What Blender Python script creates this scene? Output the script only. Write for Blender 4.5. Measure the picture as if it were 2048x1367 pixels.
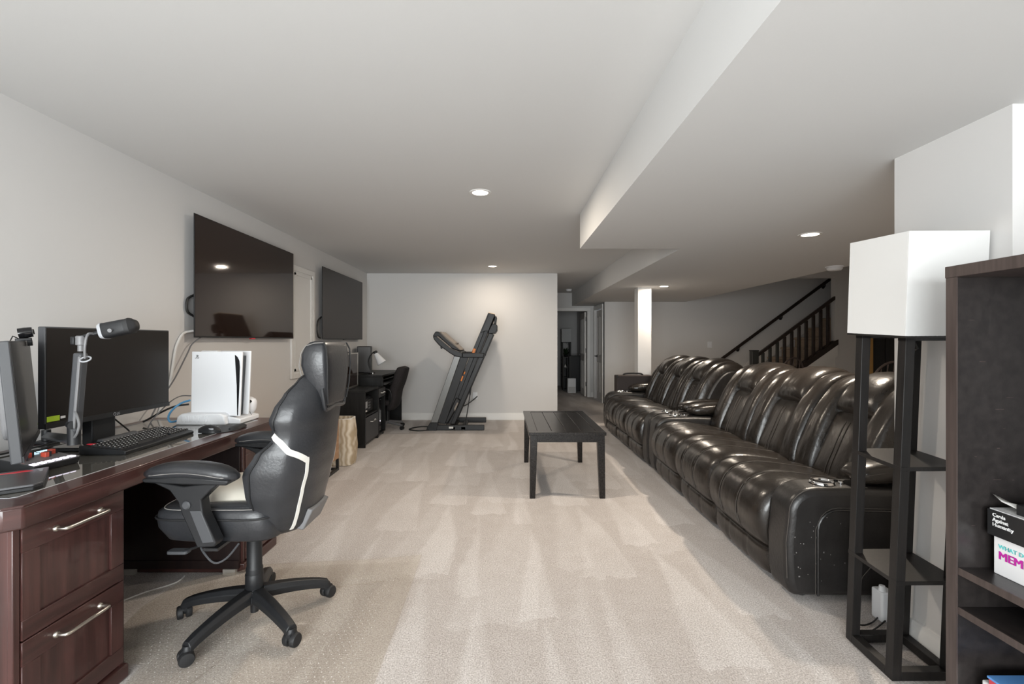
import bpy, bmesh, math, random
from mathutils import Vector, Matrix, noise
random.seed(7)
SC = bpy.context.scene
COL = SC.collection
for o in list(bpy.data.objects):
    bpy.data.objects.remove(o)
# ------------------------------------------------------------------ camera
H, CEIL, SOF = 1.32, 2.46, 2.15           # eye height, main ceiling, dropped ceiling
FPX, VU, VV = 940.0, 1010.0, 682.0        # focal length and vanishing point in photo pixels
cam = bpy.data.cameras.new('camera'); cam_o = bpy.data.objects.new('camera', cam); COL.objects.link(cam_o)
cam.sensor_width = 36.0; cam.lens = FPX/2048*36.0
cam.shift_x = (1024-VU)/2048; cam.shift_y = -(683.5-VV)/2048
cam.clip_start = 0.05
cam_o.location = (0, 0, H); cam_o.rotation_euler = (math.pi/2, 0, 0)
SC.camera = cam_o
# ------------------------------------------------------------------ light
SC.view_settings.view_transform = 'Standard'; SC.view_settings.look = 'None'
SC.view_settings.gamma = 1.0; SC.view_settings.exposure = 0.0
try: SC.view_settings.use_curve_mapping = False
except Exception: pass
w = bpy.data.worlds.new('world'); SC.world = w; w.use_nodes = True
w.node_tree.nodes['Background'].inputs[0].default_value = (0.75, 0.86, 1.0, 1)
w.node_tree.nodes['Background'].inputs[1].default_value = 1.0
def area(name, loc, rot, sx, sy, power, color):
    l = bpy.data.lights.new(name, 'AREA'); l.shape = 'RECTANGLE'; l.size = sx; l.size_y = sy
    l.energy = power; l.color = color
    o = bpy.data.objects.new(name, l); o.location = loc; o.rotation_euler = rot; COL.objects.link(o); return o
R = math.radians
# daylight through the wide window in the wall behind the camera (the light stands outside its panes)
area('window_back_offscreen', (-.45, -2.74, 1.20), (R(90), 0, 0), 3.1, 1.68, 400, (0.90, 0.96, 1.0))
DOWNLIGHT = 27.0; WARM = (1.0, 0.87, 0.72)
# ------------------------------------------------------------------ helpers
def px(u, v, Y): return Vector(((u-VU)*Y/FPX, Y, H-(v-VV)*Y/FPX))
class B:
    def __init__(s): s.v = []; s.f = []
    def add(s, vs, fs):
        k = len(s.v); s.v += [Vector(p) for p in vs]; s.f += [tuple(i+k for i in f) for f in fs]; return s
    def box(s, x0, x1, y0, y1, z0, z1):
        return s.add([(x0,y0,z0),(x1,y0,z0),(x1,y1,z0),(x0,y1,z0),(x0,y0,z1),(x1,y0,z1),(x1,y1,z1),(x0,y1,z1)],
                     [(0,3,2,1),(4,5,6,7),(0,1,5,4),(1,2,6,5),(2,3,7,6),(3,0,4,7)])
    def obox(s, c, size, rot=None):
        b = B().box(-size[0]/2,size[0]/2,-size[1]/2,size[1]/2,-size[2]/2,size[2]/2)
        M = Matrix.Translation(c) @ (rot.to_4x4() if rot else Matrix.Identity(4))
        return s.add([M @ p for p in b.v], b.f)
    def prism(s, poly, a0, a1, axis='y'):
        n = len(poly)
        mk = {'y': lambda p,a: (p[0],a,p[1]), 'x': lambda p,a: (a,p[0],p[1]), 'z': lambda p,a: (p[0],p[1],a)}[axis]
        vs = [mk(p,a0) for p in poly]+[mk(p,a1) for p in poly]
        fs = [tuple(range(n)), tuple(range(2*n-1,n-1,-1))]+[(i,(i+1)%n,n+(i+1)%n,n+i) for i in range(n)]
        return s.add(vs, fs)
    def loft(s, rings, cap=True, closed=False):
        n = len(rings[0]); vs = [p for r in rings for p in r]; fs = []
        m = len(rings)
        for i in range(m if closed else m-1):
            a, b = i*n, ((i+1)%m)*n
            for j in range(n): fs.append((a+j, a+(j+1)%n, b+(j+1)%n, b+j))
        if cap and not closed:
            fs.append(tuple(range(n-1,-1,-1))); fs.append(tuple(range((m-1)*n, m*n)))
        return s.add(vs, fs)
    def tube(s, path, r, n=8, closed=False):
        path = [Vector(p) for p in path]; m = len(path); rings = []; up = None
        for i in range(m):
            a = path[i-1] if (i > 0 or closed) else path[i]; b = path[(i+1)%m] if (i < m-1 or closed) else path[i]
            d = (b-a).normalized()
            if up is None:
                up = Vector((0,0,1)) if abs(d.z) < .9 else Vector((1,0,0))
            x = d.cross(up).normalized(); up = x.cross(d).normalized()
            rr = r[i] if isinstance(r,(list,tuple)) else r
            rings.append([path[i]+(x*math.cos(2*math.pi*k/n)+up*math.sin(2*math.pi*k/n))*rr for k in range(n)])
        return s.loft(rings, True, closed)
    def lathe(s, prof, c=(0,0,0), n=24, axis=(0,0,1)):
        q = Vector((0,0,1)).rotation_difference(Vector(axis).normalized()).to_matrix()
        rings = [[Vector(c)+q@Vector((r*math.cos(2*math.pi*k/n), r*math.sin(2*math.pi*k/n), z)) for k in range(n)] for r,z in prof]
        return s.loft(rings)
    def grid(s, fn, nu, nv):
        vs = [fn(i/nu, j/nv) for i in range(nu+1) for j in range(nv+1)]
        return s.add(vs, [(i*(nv+1)+j, i*(nv+1)+j+1, (i+1)*(nv+1)+j+1, (i+1)*(nv+1)+j) for i in range(nu) for j in range(nv)])
    def xf(s, M):
        s.v = [M @ p for p in s.v]; return s
    def build(s, name, m, parent=None, bev=0, seg=2, ang=38, sub=0, world=True):
        me = bpy.data.meshes.new(name)
        off = Vector((0,0,0))
        if parent is not None and world:
            q = parent
            while q is not None: off += q.location; q = q.parent
        me.from_pydata([tuple(p-off) for p in s.v], [], s.f)
        bm = bmesh.new(); bm.from_mesh(me); bmesh.ops.recalc_face_normals(bm, faces=bm.faces); bm.to_mesh(me); bm.free()
        for p in me.polygons: p.use_smooth = True
        me.set_sharp_from_angle(angle=R(ang))
        me.materials.append(M[m])
        o = bpy.data.objects.new(name, me); COL.objects.link(o); o.parent = parent
        if bev:
            md = o.modifiers.new('bevel','BEVEL'); md.width = bev; md.segments = seg; md.limit_method = 'ANGLE'; md.angle_limit = R(30)
            md.harden_normals = False
        if sub:
            md = o.modifiers.new('sub','SUBSURF'); md.levels = sub; md.render_levels = sub
        return o
def tag(o, label, cat, group=None):
    o['label'] = label; o['category'] = cat
    if group: o['group'] = group
    return o
def thing(name, label, cat, loc=(0,0,0), rz=0, group=None):
    o = bpy.data.objects.new(name, None); COL.objects.link(o); o.location = loc; o.rotation_euler = (0,0,rz)
    o.empty_display_size = .1
    return tag(o, label, cat, group)
def struct(b, name, m, **k):
    o = b.build(name, m, **k)
    if o.parent is None: o['kind'] = 'structure'
    return o
def copy_tree(o, parent=None):
    c = o.copy(); COL.objects.link(c); c.parent = parent
    for ch in list(o.children): copy_tree(ch, c)
    return c
def smooth_path(pts, n=8):
    pts = [Vector(p) for p in pts]; out = []
    for i in range(len(pts)-1):
        p0 = pts[max(i-1,0)]; p1 = pts[i]; p2 = pts[i+1]; p3 = pts[min(i+2,len(pts)-1)]
        for k in range(n):
            t = k/n
            out.append(.5*((2*p1)+(p2-p0)*t+(2*p0-5*p1+4*p2-p3)*t*t+(3*p1-p0-3*p2+p3)*t**3))
    out.append(pts[-1]); return out
def rrect(x0, x1, y0, y1, r, n=5):
    out = []
    for cx, cy, a in ((x1-r,y0+r,-90),(x1-r,y1-r,0),(x0+r,y1-r,90),(x0+r,y0+r,180)):
        for k in range(n+1):
            t = R(a+90*k/n); out.append((cx+r*math.cos(t), cy+r*math.sin(t)))
    return out
def text(body, size, ext=.0006, sp=1.0, bold=0.0):
    cu = bpy.data.curves.new('lettering','FONT'); cu.body = body; cu.size = size; cu.extrude = ext; cu.space_line = sp; cu.offset = bold
    cu.resolution_u = 3
    t = bpy.data.objects.new('lettering', cu); COL.objects.link(t)
    bpy.context.view_layer.update()
    me = bpy.data.meshes.new_from_object(t.evaluated_get(bpy.context.evaluated_depsgraph_get()))
    b = B().add([v.co.copy() for v in me.vertices], [tuple(p.vertices) for p in me.polygons])
    bpy.data.objects.remove(t); bpy.data.meshes.remove(me); return b
# ------------------------------------------------------------------ materials
M = {}
def mat(name, col, rough=.5, metal=0, var=0, vscale=8, vstretch=(1,1,1), bump=0, bscale=200, bstretch=(1,1,1), spec=.5, emit=None, estr=0, alpha=1, coat=0, col2=None, detail=4):
    m = bpy.data.materials.new(name); m.use_nodes = True; M[name] = m
    nt = m.node_tree; N = nt.nodes; L = nt.links; p = N['Principled BSDF']
    p.inputs['Base Color'].default_value = (*col,1); p.inputs['Roughness'].default_value = rough
    p.inputs['Metallic'].default_value = metal; p.inputs['Specular IOR Level'].default_value = spec
    p.inputs['Alpha'].default_value = alpha; p.inputs['Coat Weight'].default_value = coat
    if emit: p.inputs['Emission Color'].default_value = (*emit,1); p.inputs['Emission Strength'].default_value = estr
    tc = N.new('ShaderNodeTexCoord')
    def ntex(scale, stretch, det):
        mp = N.new('ShaderNodeMapping'); mp.inputs['Scale'].default_value = stretch
        L.new(tc.outputs['Object'], mp.inputs[0])
        t = N.new('ShaderNodeTexNoise'); t.inputs['Scale'].default_value = scale; t.inputs['Detail'].default_value = det
        L.new(mp.outputs[0], t.inputs['Vector']); return t
    if var or col2:
        t = ntex(vscale, vstretch, detail); r = N.new('ShaderNodeValToRGB'); L.new(t.outputs['Fac'], r.inputs[0])
        c2 = col2 or tuple(min(1,c*(1+var)) for c in col); c1 = col if col2 else tuple(c*(1-var) for c in col)
        r.color_ramp.elements[0].position = .35; r.color_ramp.elements[1].position = .68
        r.color_ramp.elements[0].color = (*c1,1); r.color_ramp.elements[1].color = (*c2,1)
        L.new(r.outputs[0], p.inputs['Base Color'])
    if bump:
        t = ntex(bscale, bstretch, 3); b = N.new('ShaderNodeBump'); b.inputs['Strength'].default_value = bump; b.inputs['Distance'].default_value = .004
        L.new(t.outputs['Fac'], b.inputs['Height']); L.new(b.outputs[0], p.inputs['Normal'])
    return m
mat('wall', (.665,.655,.645), .9, bump=.05, bscale=300, spec=.2)
mat('ceiling', (.66,.66,.655), .95, bump=.04, bscale=260, spec=.1)
mat('trim', (.76,.75,.73), .45)
mat('door_paint', (.72,.70,.67), .5)
mat('post_paint', (.72,.71,.70), .7)
mat('leather', (.019,.0152,.0125), .27, var=.25, vscale=14, bump=.42, bscale=34, bstretch=(1,1,.55), spec=.55)
mat('leather_arm', (.017,.0155,.0150), .36, var=.2, vscale=10, bump=.3, bscale=60, spec=.5)
mat('stitch', (.060,.052,.046), .7)
mat('grey_stitch', (.22,.21,.20), .7)
mat('chair_leather', (.026,.027,.030), .33, var=.12, vscale=6, bump=.18, bscale=90, spec=.5)
mat('cream_leather', (.62,.58,.50), .5, bump=.15, bscale=60)
mat('white_piping', (.72,.70,.65), .5)
mat('black_plastic', (.014,.0145,.016), .45, spec=.38, var=.1, bump=.1, bscale=500)
mat('gloss_black', (.008,.008,.009), .12)
mat('rubber', (.012,.012,.013), .6)
mat('grey_plastic', (.16,.16,.165), .45)
mat('dark_grey', (.055,.057,.062), .5)
mat('laptop_lid', (.10,.10,.105), .35, metal=.4)
mat('light_grey', (.36,.37,.39), .4)
mat('white_plastic', (.82,.83,.85), .35)
mat('screen', (.018,.0155,.0145), .34, spec=.22)
mat('tv_screen', (.020,.011,.008), .045, spec=.55)
mat('tv_matte', (.030,.025,.023), .38, spec=.4)
mat('cherry', (.038,.0150,.0130), .32, col2=(.076,.030,.026), vscale=5, vstretch=(1,.25,6), bump=.06, bscale=40, bstretch=(1,.3,8), coat=.25)
mat('cherry_vertical', (.038,.0150,.0130), .32, col2=(.078,.030,.026), vscale=5, vstretch=(6,6,.3), bump=.06, bscale=40, bstretch=(8,8,.3), coat=.25)
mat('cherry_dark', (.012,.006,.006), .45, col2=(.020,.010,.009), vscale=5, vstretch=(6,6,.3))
mat('desk_glass', (.115,.108,.095), .05, spec=.8, coat=.6)
mat('nickel', (.66,.62,.56), .32, metal=1)
mat('chrome', (.8,.8,.8), .08, metal=1)
mat('espresso', (.017,.0145,.014), .30, col2=(.026,.022,.021), vscale=6, vstretch=(8,1,8), bump=.08, bscale=60, bstretch=(8,.6,8))
mat('espresso_edge', (.045,.032,.029), .45, col2=(.070,.052,.047), vscale=9, vstretch=(8,8,.5))
mat('table_wood', (.0075,.0062,.0058), .25, spec=.36, col2=(.017,.0140,.0125), vscale=7, vstretch=(10,.7,10), bump=.07, bscale=60, bstretch=(10,.6,10))
mat('black_wood', (.007,.007,.007), .4, spec=.32, col2=(.014,.0135,.0135), vscale=8, vstretch=(8,8,.5), bump=.1, bscale=60, bstretch=(8,8,.5))
mat('lamp_frame', (.009,.0085,.0085), .42, spec=.35, col2=(.017,.0145,.0135), vscale=9, vstretch=(8,8,.5))
mat('shade', (.74,.74,.73), .85, bump=.12, bscale=700)
mat('oak', (.36,.20,.11), .5, col2=(.46,.28,.16), vscale=5, vstretch=(1,.3,7))
mat('pine', (.62,.34,.10), .5, col2=(.70,.42,.15), vscale=5, vstretch=(6,6,.4))
mat('raw_board', (.62,.47,.32), .7)
mat('rail_wood', (.016,.010,.008), .35, col2=(.030,.019,.015), vscale=6, vstretch=(2,2,2))
mat('rail_grey', (.035,.036,.034), .45)
mat('stair_carpet', (.44,.34,.26), .95, var=.15, vscale=60, bump=.5, bscale=300)
mat('black_metal', (.014,.014,.015), .4)
mat('treadmill', (.015,.015,.016), .42, spec=.35)
mat('treadmill_silver', (.16,.16,.155), .38, metal=.55)
mat('treadmill_tan', (.24,.20,.165), .5)
mat('orange', (.80,.22,.02), .45)
mat('yellow_tag', (.75,.75,.08), .6)
mat('lime', (.42,.62,.03), .5)
mat('red_print', (.70,.03,.05), .45)
mat('white_print', (.80,.80,.80), .5)
mat('teal_print', (.13,.55,.55), .5)
mat('magenta_print', (.52,.02,.34), .5)
mat('card_black', (.012,.012,.013), .45)
mat('card_white', (.80,.79,.79), .5)
mat('paper', (.78,.77,.74), .7)
mat('book_red', (.55,.05,.07), .5)
mat('book_blue', (.10,.28,.62), .5)
mat('light_wood', (.70,.50,.28), .6)
mat('fabric_chair', (.024,.020,.021), .9, var=.4, vscale=120, bump=.4, bscale=400)
mat('brown_case', (.032,.024,.022), .75, bump=.3, bscale=200)
mat('bag', (.62,.50,.36), .8)
mat('plant', (.022,.045,.018), .6)
mat('pot', (.45,.42,.38), .6)
mat('cable_white', (.72,.71,.69), .5)
mat('cable_blue', (.12,.40,.72), .5)
mat('cable_black', (.012,.012,.012), .5)
mat('lamp_glow', (1,.95,.85), .5, emit=(1,.90,.74), estr=22)
mat('pad_light', (.85,.8,.95), .4, emit=(.92,.85,1.0), estr=1.3)
mat('pad_blue', (.6,.85,.95), .4, emit=(.60,.85,1.0), estr=.9)
mat('knob_red', (.50,.07,.04), .45)
mat('blind_dark', (.045,.045,.045), .8)
mat('mesh_grille', (.60,.60,.60), .6, bump=.6, bscale=300)
mat('frosted', (.70,.70,.70), .3)
# carpet: cut pile with vacuum wedges
def carpet():
    m = bpy.data.materials.new('carpet'); m.use_nodes = True; M['carpet'] = m
    nt = m.node_tree; N = nt.nodes; L = nt.links; p = N['Principled BSDF']
    p.inputs['Roughness'].default_value = 1; p.inputs['Specular IOR Level'].default_value = .1
    p.inputs['Sheen Weight'].default_value = .15
    tc = N.new('ShaderNodeTexCoord')
    def mth(op, a, b=None, c=None):
        n = N.new('ShaderNodeMath'); n.operation = op
        for i, q in enumerate((a,b,c)):
            if q is None: continue
            if isinstance(q,(int,float)): n.inputs[i].default_value = q
            else: L.new(q, n.inputs[i])
        return n.outputs[0]
    def tex(scale, det=3, stretch=(1,1,1)):
        mp = N.new('ShaderNodeMapping'); mp.inputs['Scale'].default_value = stretch; L.new(tc.outputs['Object'], mp.inputs[0])
        t = N.new('ShaderNodeTexNoise'); t.inputs['Scale'].default_value = scale; t.inputs['Detail'].default_value = det
        L.new(mp.outputs[0], t.inputs['Vector']); return t.outputs['Fac']
    sx = N.new('ShaderNodeSeparateXYZ'); L.new(tc.outputs['Object'], sx.inputs[0]); X, Y = sx.outputs[0], sx.outputs[1]
    wob = tex(.7, 1); wob2 = tex(9, 4)
    def rnd(v, seed):
        n = N.new('ShaderNodeTexWhiteNoise'); n.noise_dimensions = '1D'; L.new(mth('ADD', v, seed), n.inputs['W']); return n.outputs['Value']
    def wedge(wx, wy, ox, skew, seed):
        # vacuum strokes: columns of pile brushed one way, each with its own start and taper
        xx = mth('ADD', mth('MULTIPLY_ADD', wob, .25, X), mth('MULTIPLY', Y, skew))
        xx = mth('DIVIDE', mth('ADD', mth('MULTIPLY_ADD', wob2, .05, xx), ox), wx)
        col = mth('FLOOR', xx); fx = mth('SUBTRACT', xx, col)
        yy = mth('DIVIDE', mth('MULTIPLY_ADD', wob2, .22, Y), wy)
        yy = mth('ADD', yy, mth('MULTIPLY', rnd(col, seed), 1.0))
        row = mth('FLOOR', yy); fy = mth('SUBTRACT', yy, row)
        rr_ = rnd(mth('MULTIPLY_ADD', row, 7.31, col), seed+3.3)
        c0 = mth('MULTIPLY_ADD', rr_, .36, .32)
        d = mth('ABSOLUTE', mth('SUBTRACT', fx, c0))
        e = mth('SUBTRACT', mth('MULTIPLY', mth('SUBTRACT', 1.0, fy), mth('MULTIPLY_ADD', rr_, .34, .20)), d)
        n = N.new('ShaderNodeMapRange'); n.interpolation_type = 'SMOOTHSTEP'
        n.inputs['From Min'].default_value = -.05; n.inputs['From Max'].default_value = .07
        L.new(e, n.inputs['Value']); return n.outputs[0]
    a = wedge(.34, 1.15, .1, .02, 1.7); b = wedge(.55, 1.7, .33, -.05, 5.2)
    soft = tex(1.3, 2); blot = tex(9, 4)
    k = mth('ADD', mth('MULTIPLY', a, mth('MULTIPLY_ADD', soft, .8, -.08)), mth('MULTIPLY', b, .20))
    k = mth('ADD', k, mth('MULTIPLY', blot, .42))
    k = mth('ADD', k, mth('MULTIPLY_ADD', tex(48, 3), .55, -.27))
    r = N.new('ShaderNodeValToRGB'); L.new(k, r.inputs[0])
    r.color_ramp.elements[0].position = .10; r.color_ramp.elements[0].color = (.492,.449,.423,1)
    r.color_ramp.elements[1].position = .80; r.color_ramp.elements[1].color = (.645,.611,.594,1)
    f = tex(150, 4); rr = N.new('ShaderNodeValToRGB'); L.new(f, rr.inputs[0])
    rr.color_ramp.elements[0].position = .3; rr.color_ramp.elements[0].color = (.62,.60,.58,1)
    rr.color_ramp.elements[1].position = .7; rr.color_ramp.elements[1].color = (1.28,1.28,1.28,1)
    mx = N.new('ShaderNodeMix'); mx.data_type = 'RGBA'; mx.blend_type = 'MULTIPLY'; mx.inputs[0].default_value = 1
    L.new(r.outputs[0], mx.inputs[6]); L.new(rr.outputs[0], mx.inputs[7]); L.new(mx.outputs[2], p.inputs['Base Color'])
    bm = N.new('ShaderNodeBump'); bm.inputs['Strength'].default_value = .5; bm.inputs['Distance'].default_value = .006
    L.new(f, bm.inputs['Height']); L.new(bm.outputs[0], p.inputs['Normal'])
carpet()
def see_through(name, col, amount, rough):
    m = bpy.data.materials.new(name); m.use_nodes = True; M[name] = m
    nt = m.node_tree; N = nt.nodes; L = nt.links; p = N['Principled BSDF']
    p.inputs['Base Color'].default_value = (*col,1); p.inputs['Roughness'].default_value = rough
    t = N.new('ShaderNodeBsdfTransparent'); t.inputs[0].default_value = (.985,.975,.96,1)
    mx = N.new('ShaderNodeMixShader'); mx.inputs[0].default_value = amount
    L.new(t.outputs[0], mx.inputs[1]); L.new(p.outputs[0], mx.inputs[2]); L.new(mx.outputs[0], N['Material Output'].inputs[0])
see_through('vinyl', (.60,.55,.48), .12, .22)
see_through('vinyl_dot', (.80,.78,.74), .5, .25)
see_through('window_glass', (.9,.95,1.0), .06, .02)
def striped_bag():
    m = M['bag']; nt = m.node_tree; N = nt.nodes; L = nt.links
    tc = N.new('ShaderNodeTexCoord'); wv = N.new('ShaderNodeTexWave'); wv.bands_direction = 'X'; wv.inputs['Scale'].default_value = 6
    wv.inputs['Distortion'].default_value = 5; wv.inputs['Detail'].default_value = 1; wv.inputs['Detail Scale'].default_value = 1.6
    r = N.new('ShaderNodeValToRGB'); L.new(tc.outputs['Object'], wv.inputs[0]); L.new(wv.outputs[0], r.inputs[0])
    r.color_ramp.elements[0].color = (.46,.36,.24,1); r.color_ramp.elements[1].color = (.74,.66,.54,1)
    L.new(r.outputs[0], N['Principled BSDF'].inputs['Base Color'])
striped_bag()
# ================================================================== the setting
XL, XR = -2.32, 7.6
YB, YF = -2.6, 7.9
struct(B().box(-2.6, 8.0, -2.9, 14.4, -.12, 0), 'floor', 'carpet')
def wbox(name, *a): return struct(B().box(*a), name, 'wall')
wbox('wall_left', XL-.12, XL, YB-.12, YF+.12, 0, 2.75)
wbox('wall_far', XL-.12, .88, YF, YF+.12, 0, 2.75)
wbox('wall_hall_left', .76, .88, YF+.12, 11.1, 0, 2.75)
wbox('wall_pier', 1.775, 3.3, 1.644, 2.142, 0, SOF+.02)
wbox('wall_near_right', 3.2, 3.32, YB-.12, 1.68, 0, 2.75)
# wall behind the camera with a wide window opening
struct(B().box(XL-.12, -2.05, YB-.12, YB, 0, 2.75).box(1.15, 3.3, YB-.12, YB, 0, 2.75).box(-2.05, 1.15, YB-.12, YB, 0, .32).box(-2.05, 1.15, YB-.12, YB, 2.08, 2.75), 'wall_back', 'wall')
win = struct(B().box(-2.05,-1.99,YB-.1,YB+.01,.32,2.08).box(1.09,1.15,YB-.1,YB+.01,.32,2.08).box(-2.05,1.15,YB-.1,YB+.01,2.02,2.08).box(-2.05,1.15,YB-.1,YB+.03,.32,.38).box(-.48,-.42,YB-.1,YB,.32,2.08), 'window_1', 'trim')
struct(B().box(-1.99,-.48,YB-.07,YB-.06,.38,2.02), 'pane', 'window_glass', parent=win)
struct(B().box(-.42,1.09,YB-.07,YB-.06,.38,2.02), 'pane', 'window_glass', parent=win)
# far right rooms
wbox('wall_dining_far', 2.1, 7.72, 9.9, 10.02, 0, 3.4)
wbox('wall_dining_right', XR, XR+.12, 2.0, 10.0, 0, 3.4)
wbox('wall_dining_near', 3.3, 7.7, 1.97, 2.09, 0, 2.9)
YS = 8.95
struct(B().box(6.29, 6.79, YS, YS+.12, 0, 3.4).box(3.75, 6.29, YS, YS+.12, 2.53, 3.4).box(6.79, 7.6, YS, YS+.12, 2.12, 3.4), 'wall_stair', 'wall')
wbox('wall_stair_left', 3.70, 3.795, YS+.12, 9.9, 2.90, 3.4)
struct(B().box(3.75, 7.7, YS+.1, 10.0, 3.3, 3.4), 'ceiling_stair', 'ceiling')
struct(B().box(3.78, 7.7, 1.6, YS+.02, 2.82, 2.92), 'ceiling_dining', 'ceiling')
# main ceiling and the dropped ceiling that steps round the ducts
struct(B().prism([(XL-.1,YB-.1),(.9,YB-.1),(.9,4.15),(2.2,4.15),(2.2,11.2),(XL-.1,11.2)], CEIL, CEIL+.1, 'z'), 'ceiling', 'ceiling')
struct(B().prism([(.673,YB),(3.3,YB),(3.3,1.6),(3.8,1.6),(3.8,9.95),(2.16,9.95),(2.16,11.1),(1.578,11.1),(1.578,4.22),(.673,4.22)], SOF, CEIL+.45, 'z'), 'ceiling_soffit', 'ceiling')
struct(B().box(2.06, 2.27, 7.29, 7.48, 0, SOF+.01), 'trim_column', 'post_paint', bev=.006)
# hall end: doorway to the far room, closed door on the right
wbox('wall_hall_end', .76, 1.14, 11.1, 11.22, 0, 2.6)
struct(B().box(1.94, 2.22, 11.1, 11.22, 0, 2.6).box(1.14, 1.94, 11.1, 11.22, 2.03, 2.6), 'wall_hall_header', 'wall')
struct(B().box(2.1, 2.22, 9.96, 10.12, 0, 2.3).box(2.1, 2.22, 10.88, 11.2, 0, 2.3).box(2.1, 2.22, 10.1, 10.9, 2.04, 2.3), 'wall_hall_right', 'wall')
struct(B().box(1.06,1.14,11.07,11.1,0,2.03).box(1.94,2.02,11.07,11.1,0,2.03).box(1.06,2.02,11.07,11.1,2.03,2.11), 'trim_1', 'trim', bev=.006)
struct(B().box(2.07,2.1,10.02,10.1,0,2.04).box(2.07,2.1,10.9,10.98,0,2.04).box(2.07,2.1,10.02,10.98,2.04,2.12), 'trim_2', 'trim', bev=.006)
wbox('wall_bedroom_far', -.6, 2.3, 14.0, 14.1, 0, 2.5)
wbox('wall_bedroom_right', 2.14, 2.26, 11.2, 14.0, 0, 2.5)
wbox('wall_bedroom_left', -.6, -.5, 11.2, 14.0, 0, 2.5)
wbox('wall_bedroom_near', -.6, .8, 11.1, 11.2, 0, 2.5)
struct(B().box(-.6, 2.3, 11.15, 14.1, 2.42, 2.5), 'ceiling_bedroom', 'ceiling')
def panel_door(name, w, h, flip):
    d = struct(B().box(0, w, 0, .035, .01, h), name, 'door_paint', bev=.003)
    for (z0, z1) in ((.16, .86), (1.0, h-.14)):
        for x0, x1 in ((.11, w/2-.05), (w/2+.05, w-.11)):
            for y in ((-.006, .002), (.033, .041)):
                b = B()
                b.box(x0, x1, y[0], y[1], z0, z0+.02).box(x0, x1, y[0], y[1], z1-.02, z1).box(x0, x0+.02, y[0], y[1], z0, z1).box(x1-.02, x1, y[0], y[1], z0, z1)
                b.build('panel_moulding', 'door_paint', d, bev=.003)
    return d
d1 = panel_door('door_1', .78, 2.01, 0)
for z in (.25, 1.05, 1.80):
    B().box(-.012, .012, -.012, .012, z, z+.10).build('hinge', 'black_metal', d1)
B().tube([(.71,.04,.98),(.71,.09,.98),(.60,.09,.98)], .011).build('handle', 'black_metal', d1)
B().tube([(.71,-.01,.98),(.71,-.055,.98),(.60,-.055,.98)], .011).build('handle', 'black_metal', d1)
d1.location = (1.93, 11.2, 0); d1.rotation_euler = (0,0,R(88))
d2 = panel_door('door_2', .78, 2.02, 0)
B().tube([(.70,.04,.98),(.70,.085,.98),(.59,.085,.98)], .012).lathe([(.028,0),(.028,.012)], (.70,.036,.98), 14, (0,1,0)).build('handle', 'black_metal', d2)
d2.location = (2.16, 10.885, 0); d2.rotation_euler = (0,0,R(-90)); 
# mirror so that the lever faces the hall
d2.rotation_euler = (0,0,R(90)); d2.location = (2.155, 10.11, 0)
# baseboards
def baseboard(name, x0, x1, y0, y1):
    struct(B().box(x0,x1,y0,y1,0,.085).box(x0 if x1-x0>.05 else x0+.003*(x0<0)*0, x1, y0, y1, .085, .105), name, 'trim', bev=.004)
def bb_y(name, x, s, y0, y1):   # runs along Y on a wall at x, s = side it faces
    struct(B().prism([(x,0),(x+.016*s,0),(x+.016*s,.085),(x+.010*s,.095),(x+.008*s,.115),(x,.118)], y0, y1, 'y'), name, 'trim')
def bb_x(name, y, s, x0, x1):
    struct(B().prism([(y,0),(y+.016*s,0),(y+.016*s,.085),(y+.010*s,.095),(y+.008*s,.115),(y,.118)], x0, x1, 'x'), name, 'trim')
bb_y('baseboard_left', XL, 1, YB, YF); bb_x('baseboard_far', YF, -1, XL, .88)
bb_y('baseboard_pier', 1.775, -1, 1.644, 2.142); bb_x('baseboard_pier_near', 1.644, -1, 1.759, 3.2)
bb_x('baseboard_dining', 9.9, -1, 2.1, 4.3); bb_y('baseboard_hall', 2.1, -1, 10.98, 11.1); bb_x('baseboard_hall_end', 11.1, -1, 2.02, 2.1)
# covered window on the left wall (white frame and inset panel)
f = struct(B().box(XL, XL+.022, 5.07, 5.13, .91, 2.155).box(XL, XL+.022, 5.63, 5.69, .91, 2.155).box(XL, XL+.022, 5.13, 5.63, 2.095, 2.155).box(XL, XL+.022, 5.13, 5.63, .91, .97), 'window_2', 'trim', bev=.004)
struct(B().box(XL, XL+.010, 5.13, 5.63, .97, 2.095), 'panel', 'trim', parent=f)
struct(B().box(XL+.009, XL+.020, 5.15, 5.175, .99, 2.075).box(XL+.009, XL+.020, 5.585, 5.61, .99, 2.075).box(XL+.009, XL+.020, 5.15, 5.61, 2.05, 2.075).box(XL+.009, XL+.020, 5.15, 5.61, .99, 1.015), 'window_frame', 'trim', parent=f)
# timber doorway beyond the stair wall, dark store room behind it
j = struct(B().box(6.78, 6.90, YS-.03, YS+.14, 0, 2.12).box(6.78, 7.6, YS-.03, YS+.14, 2.02, 2.12), 'door_3', 'raw_board', bev=.004)
struct(B().box(6.885, 6.975, YS-.05, YS+.02, .0, 1.66), 'door_post', 'pine', parent=j, bev=.004)
B().lathe([(.010,0),(.010,.004)], (6.93, YS-.05, 1.55), 10, (0,-1,0)).build('knot_hole', 'black_metal', j)
for i, (x0, x1, y) in enumerate(((6.98, 7.30, 9.03), (7.31, 7.36, 9.01), (7.37, 7.44, 9.02), (7.45, 7.60, 9.04))):
    struct(B().box(x0, x1, y, y+.03, .02, 2.02), 'dark_board', 'blind_dark', parent=j)
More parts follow.
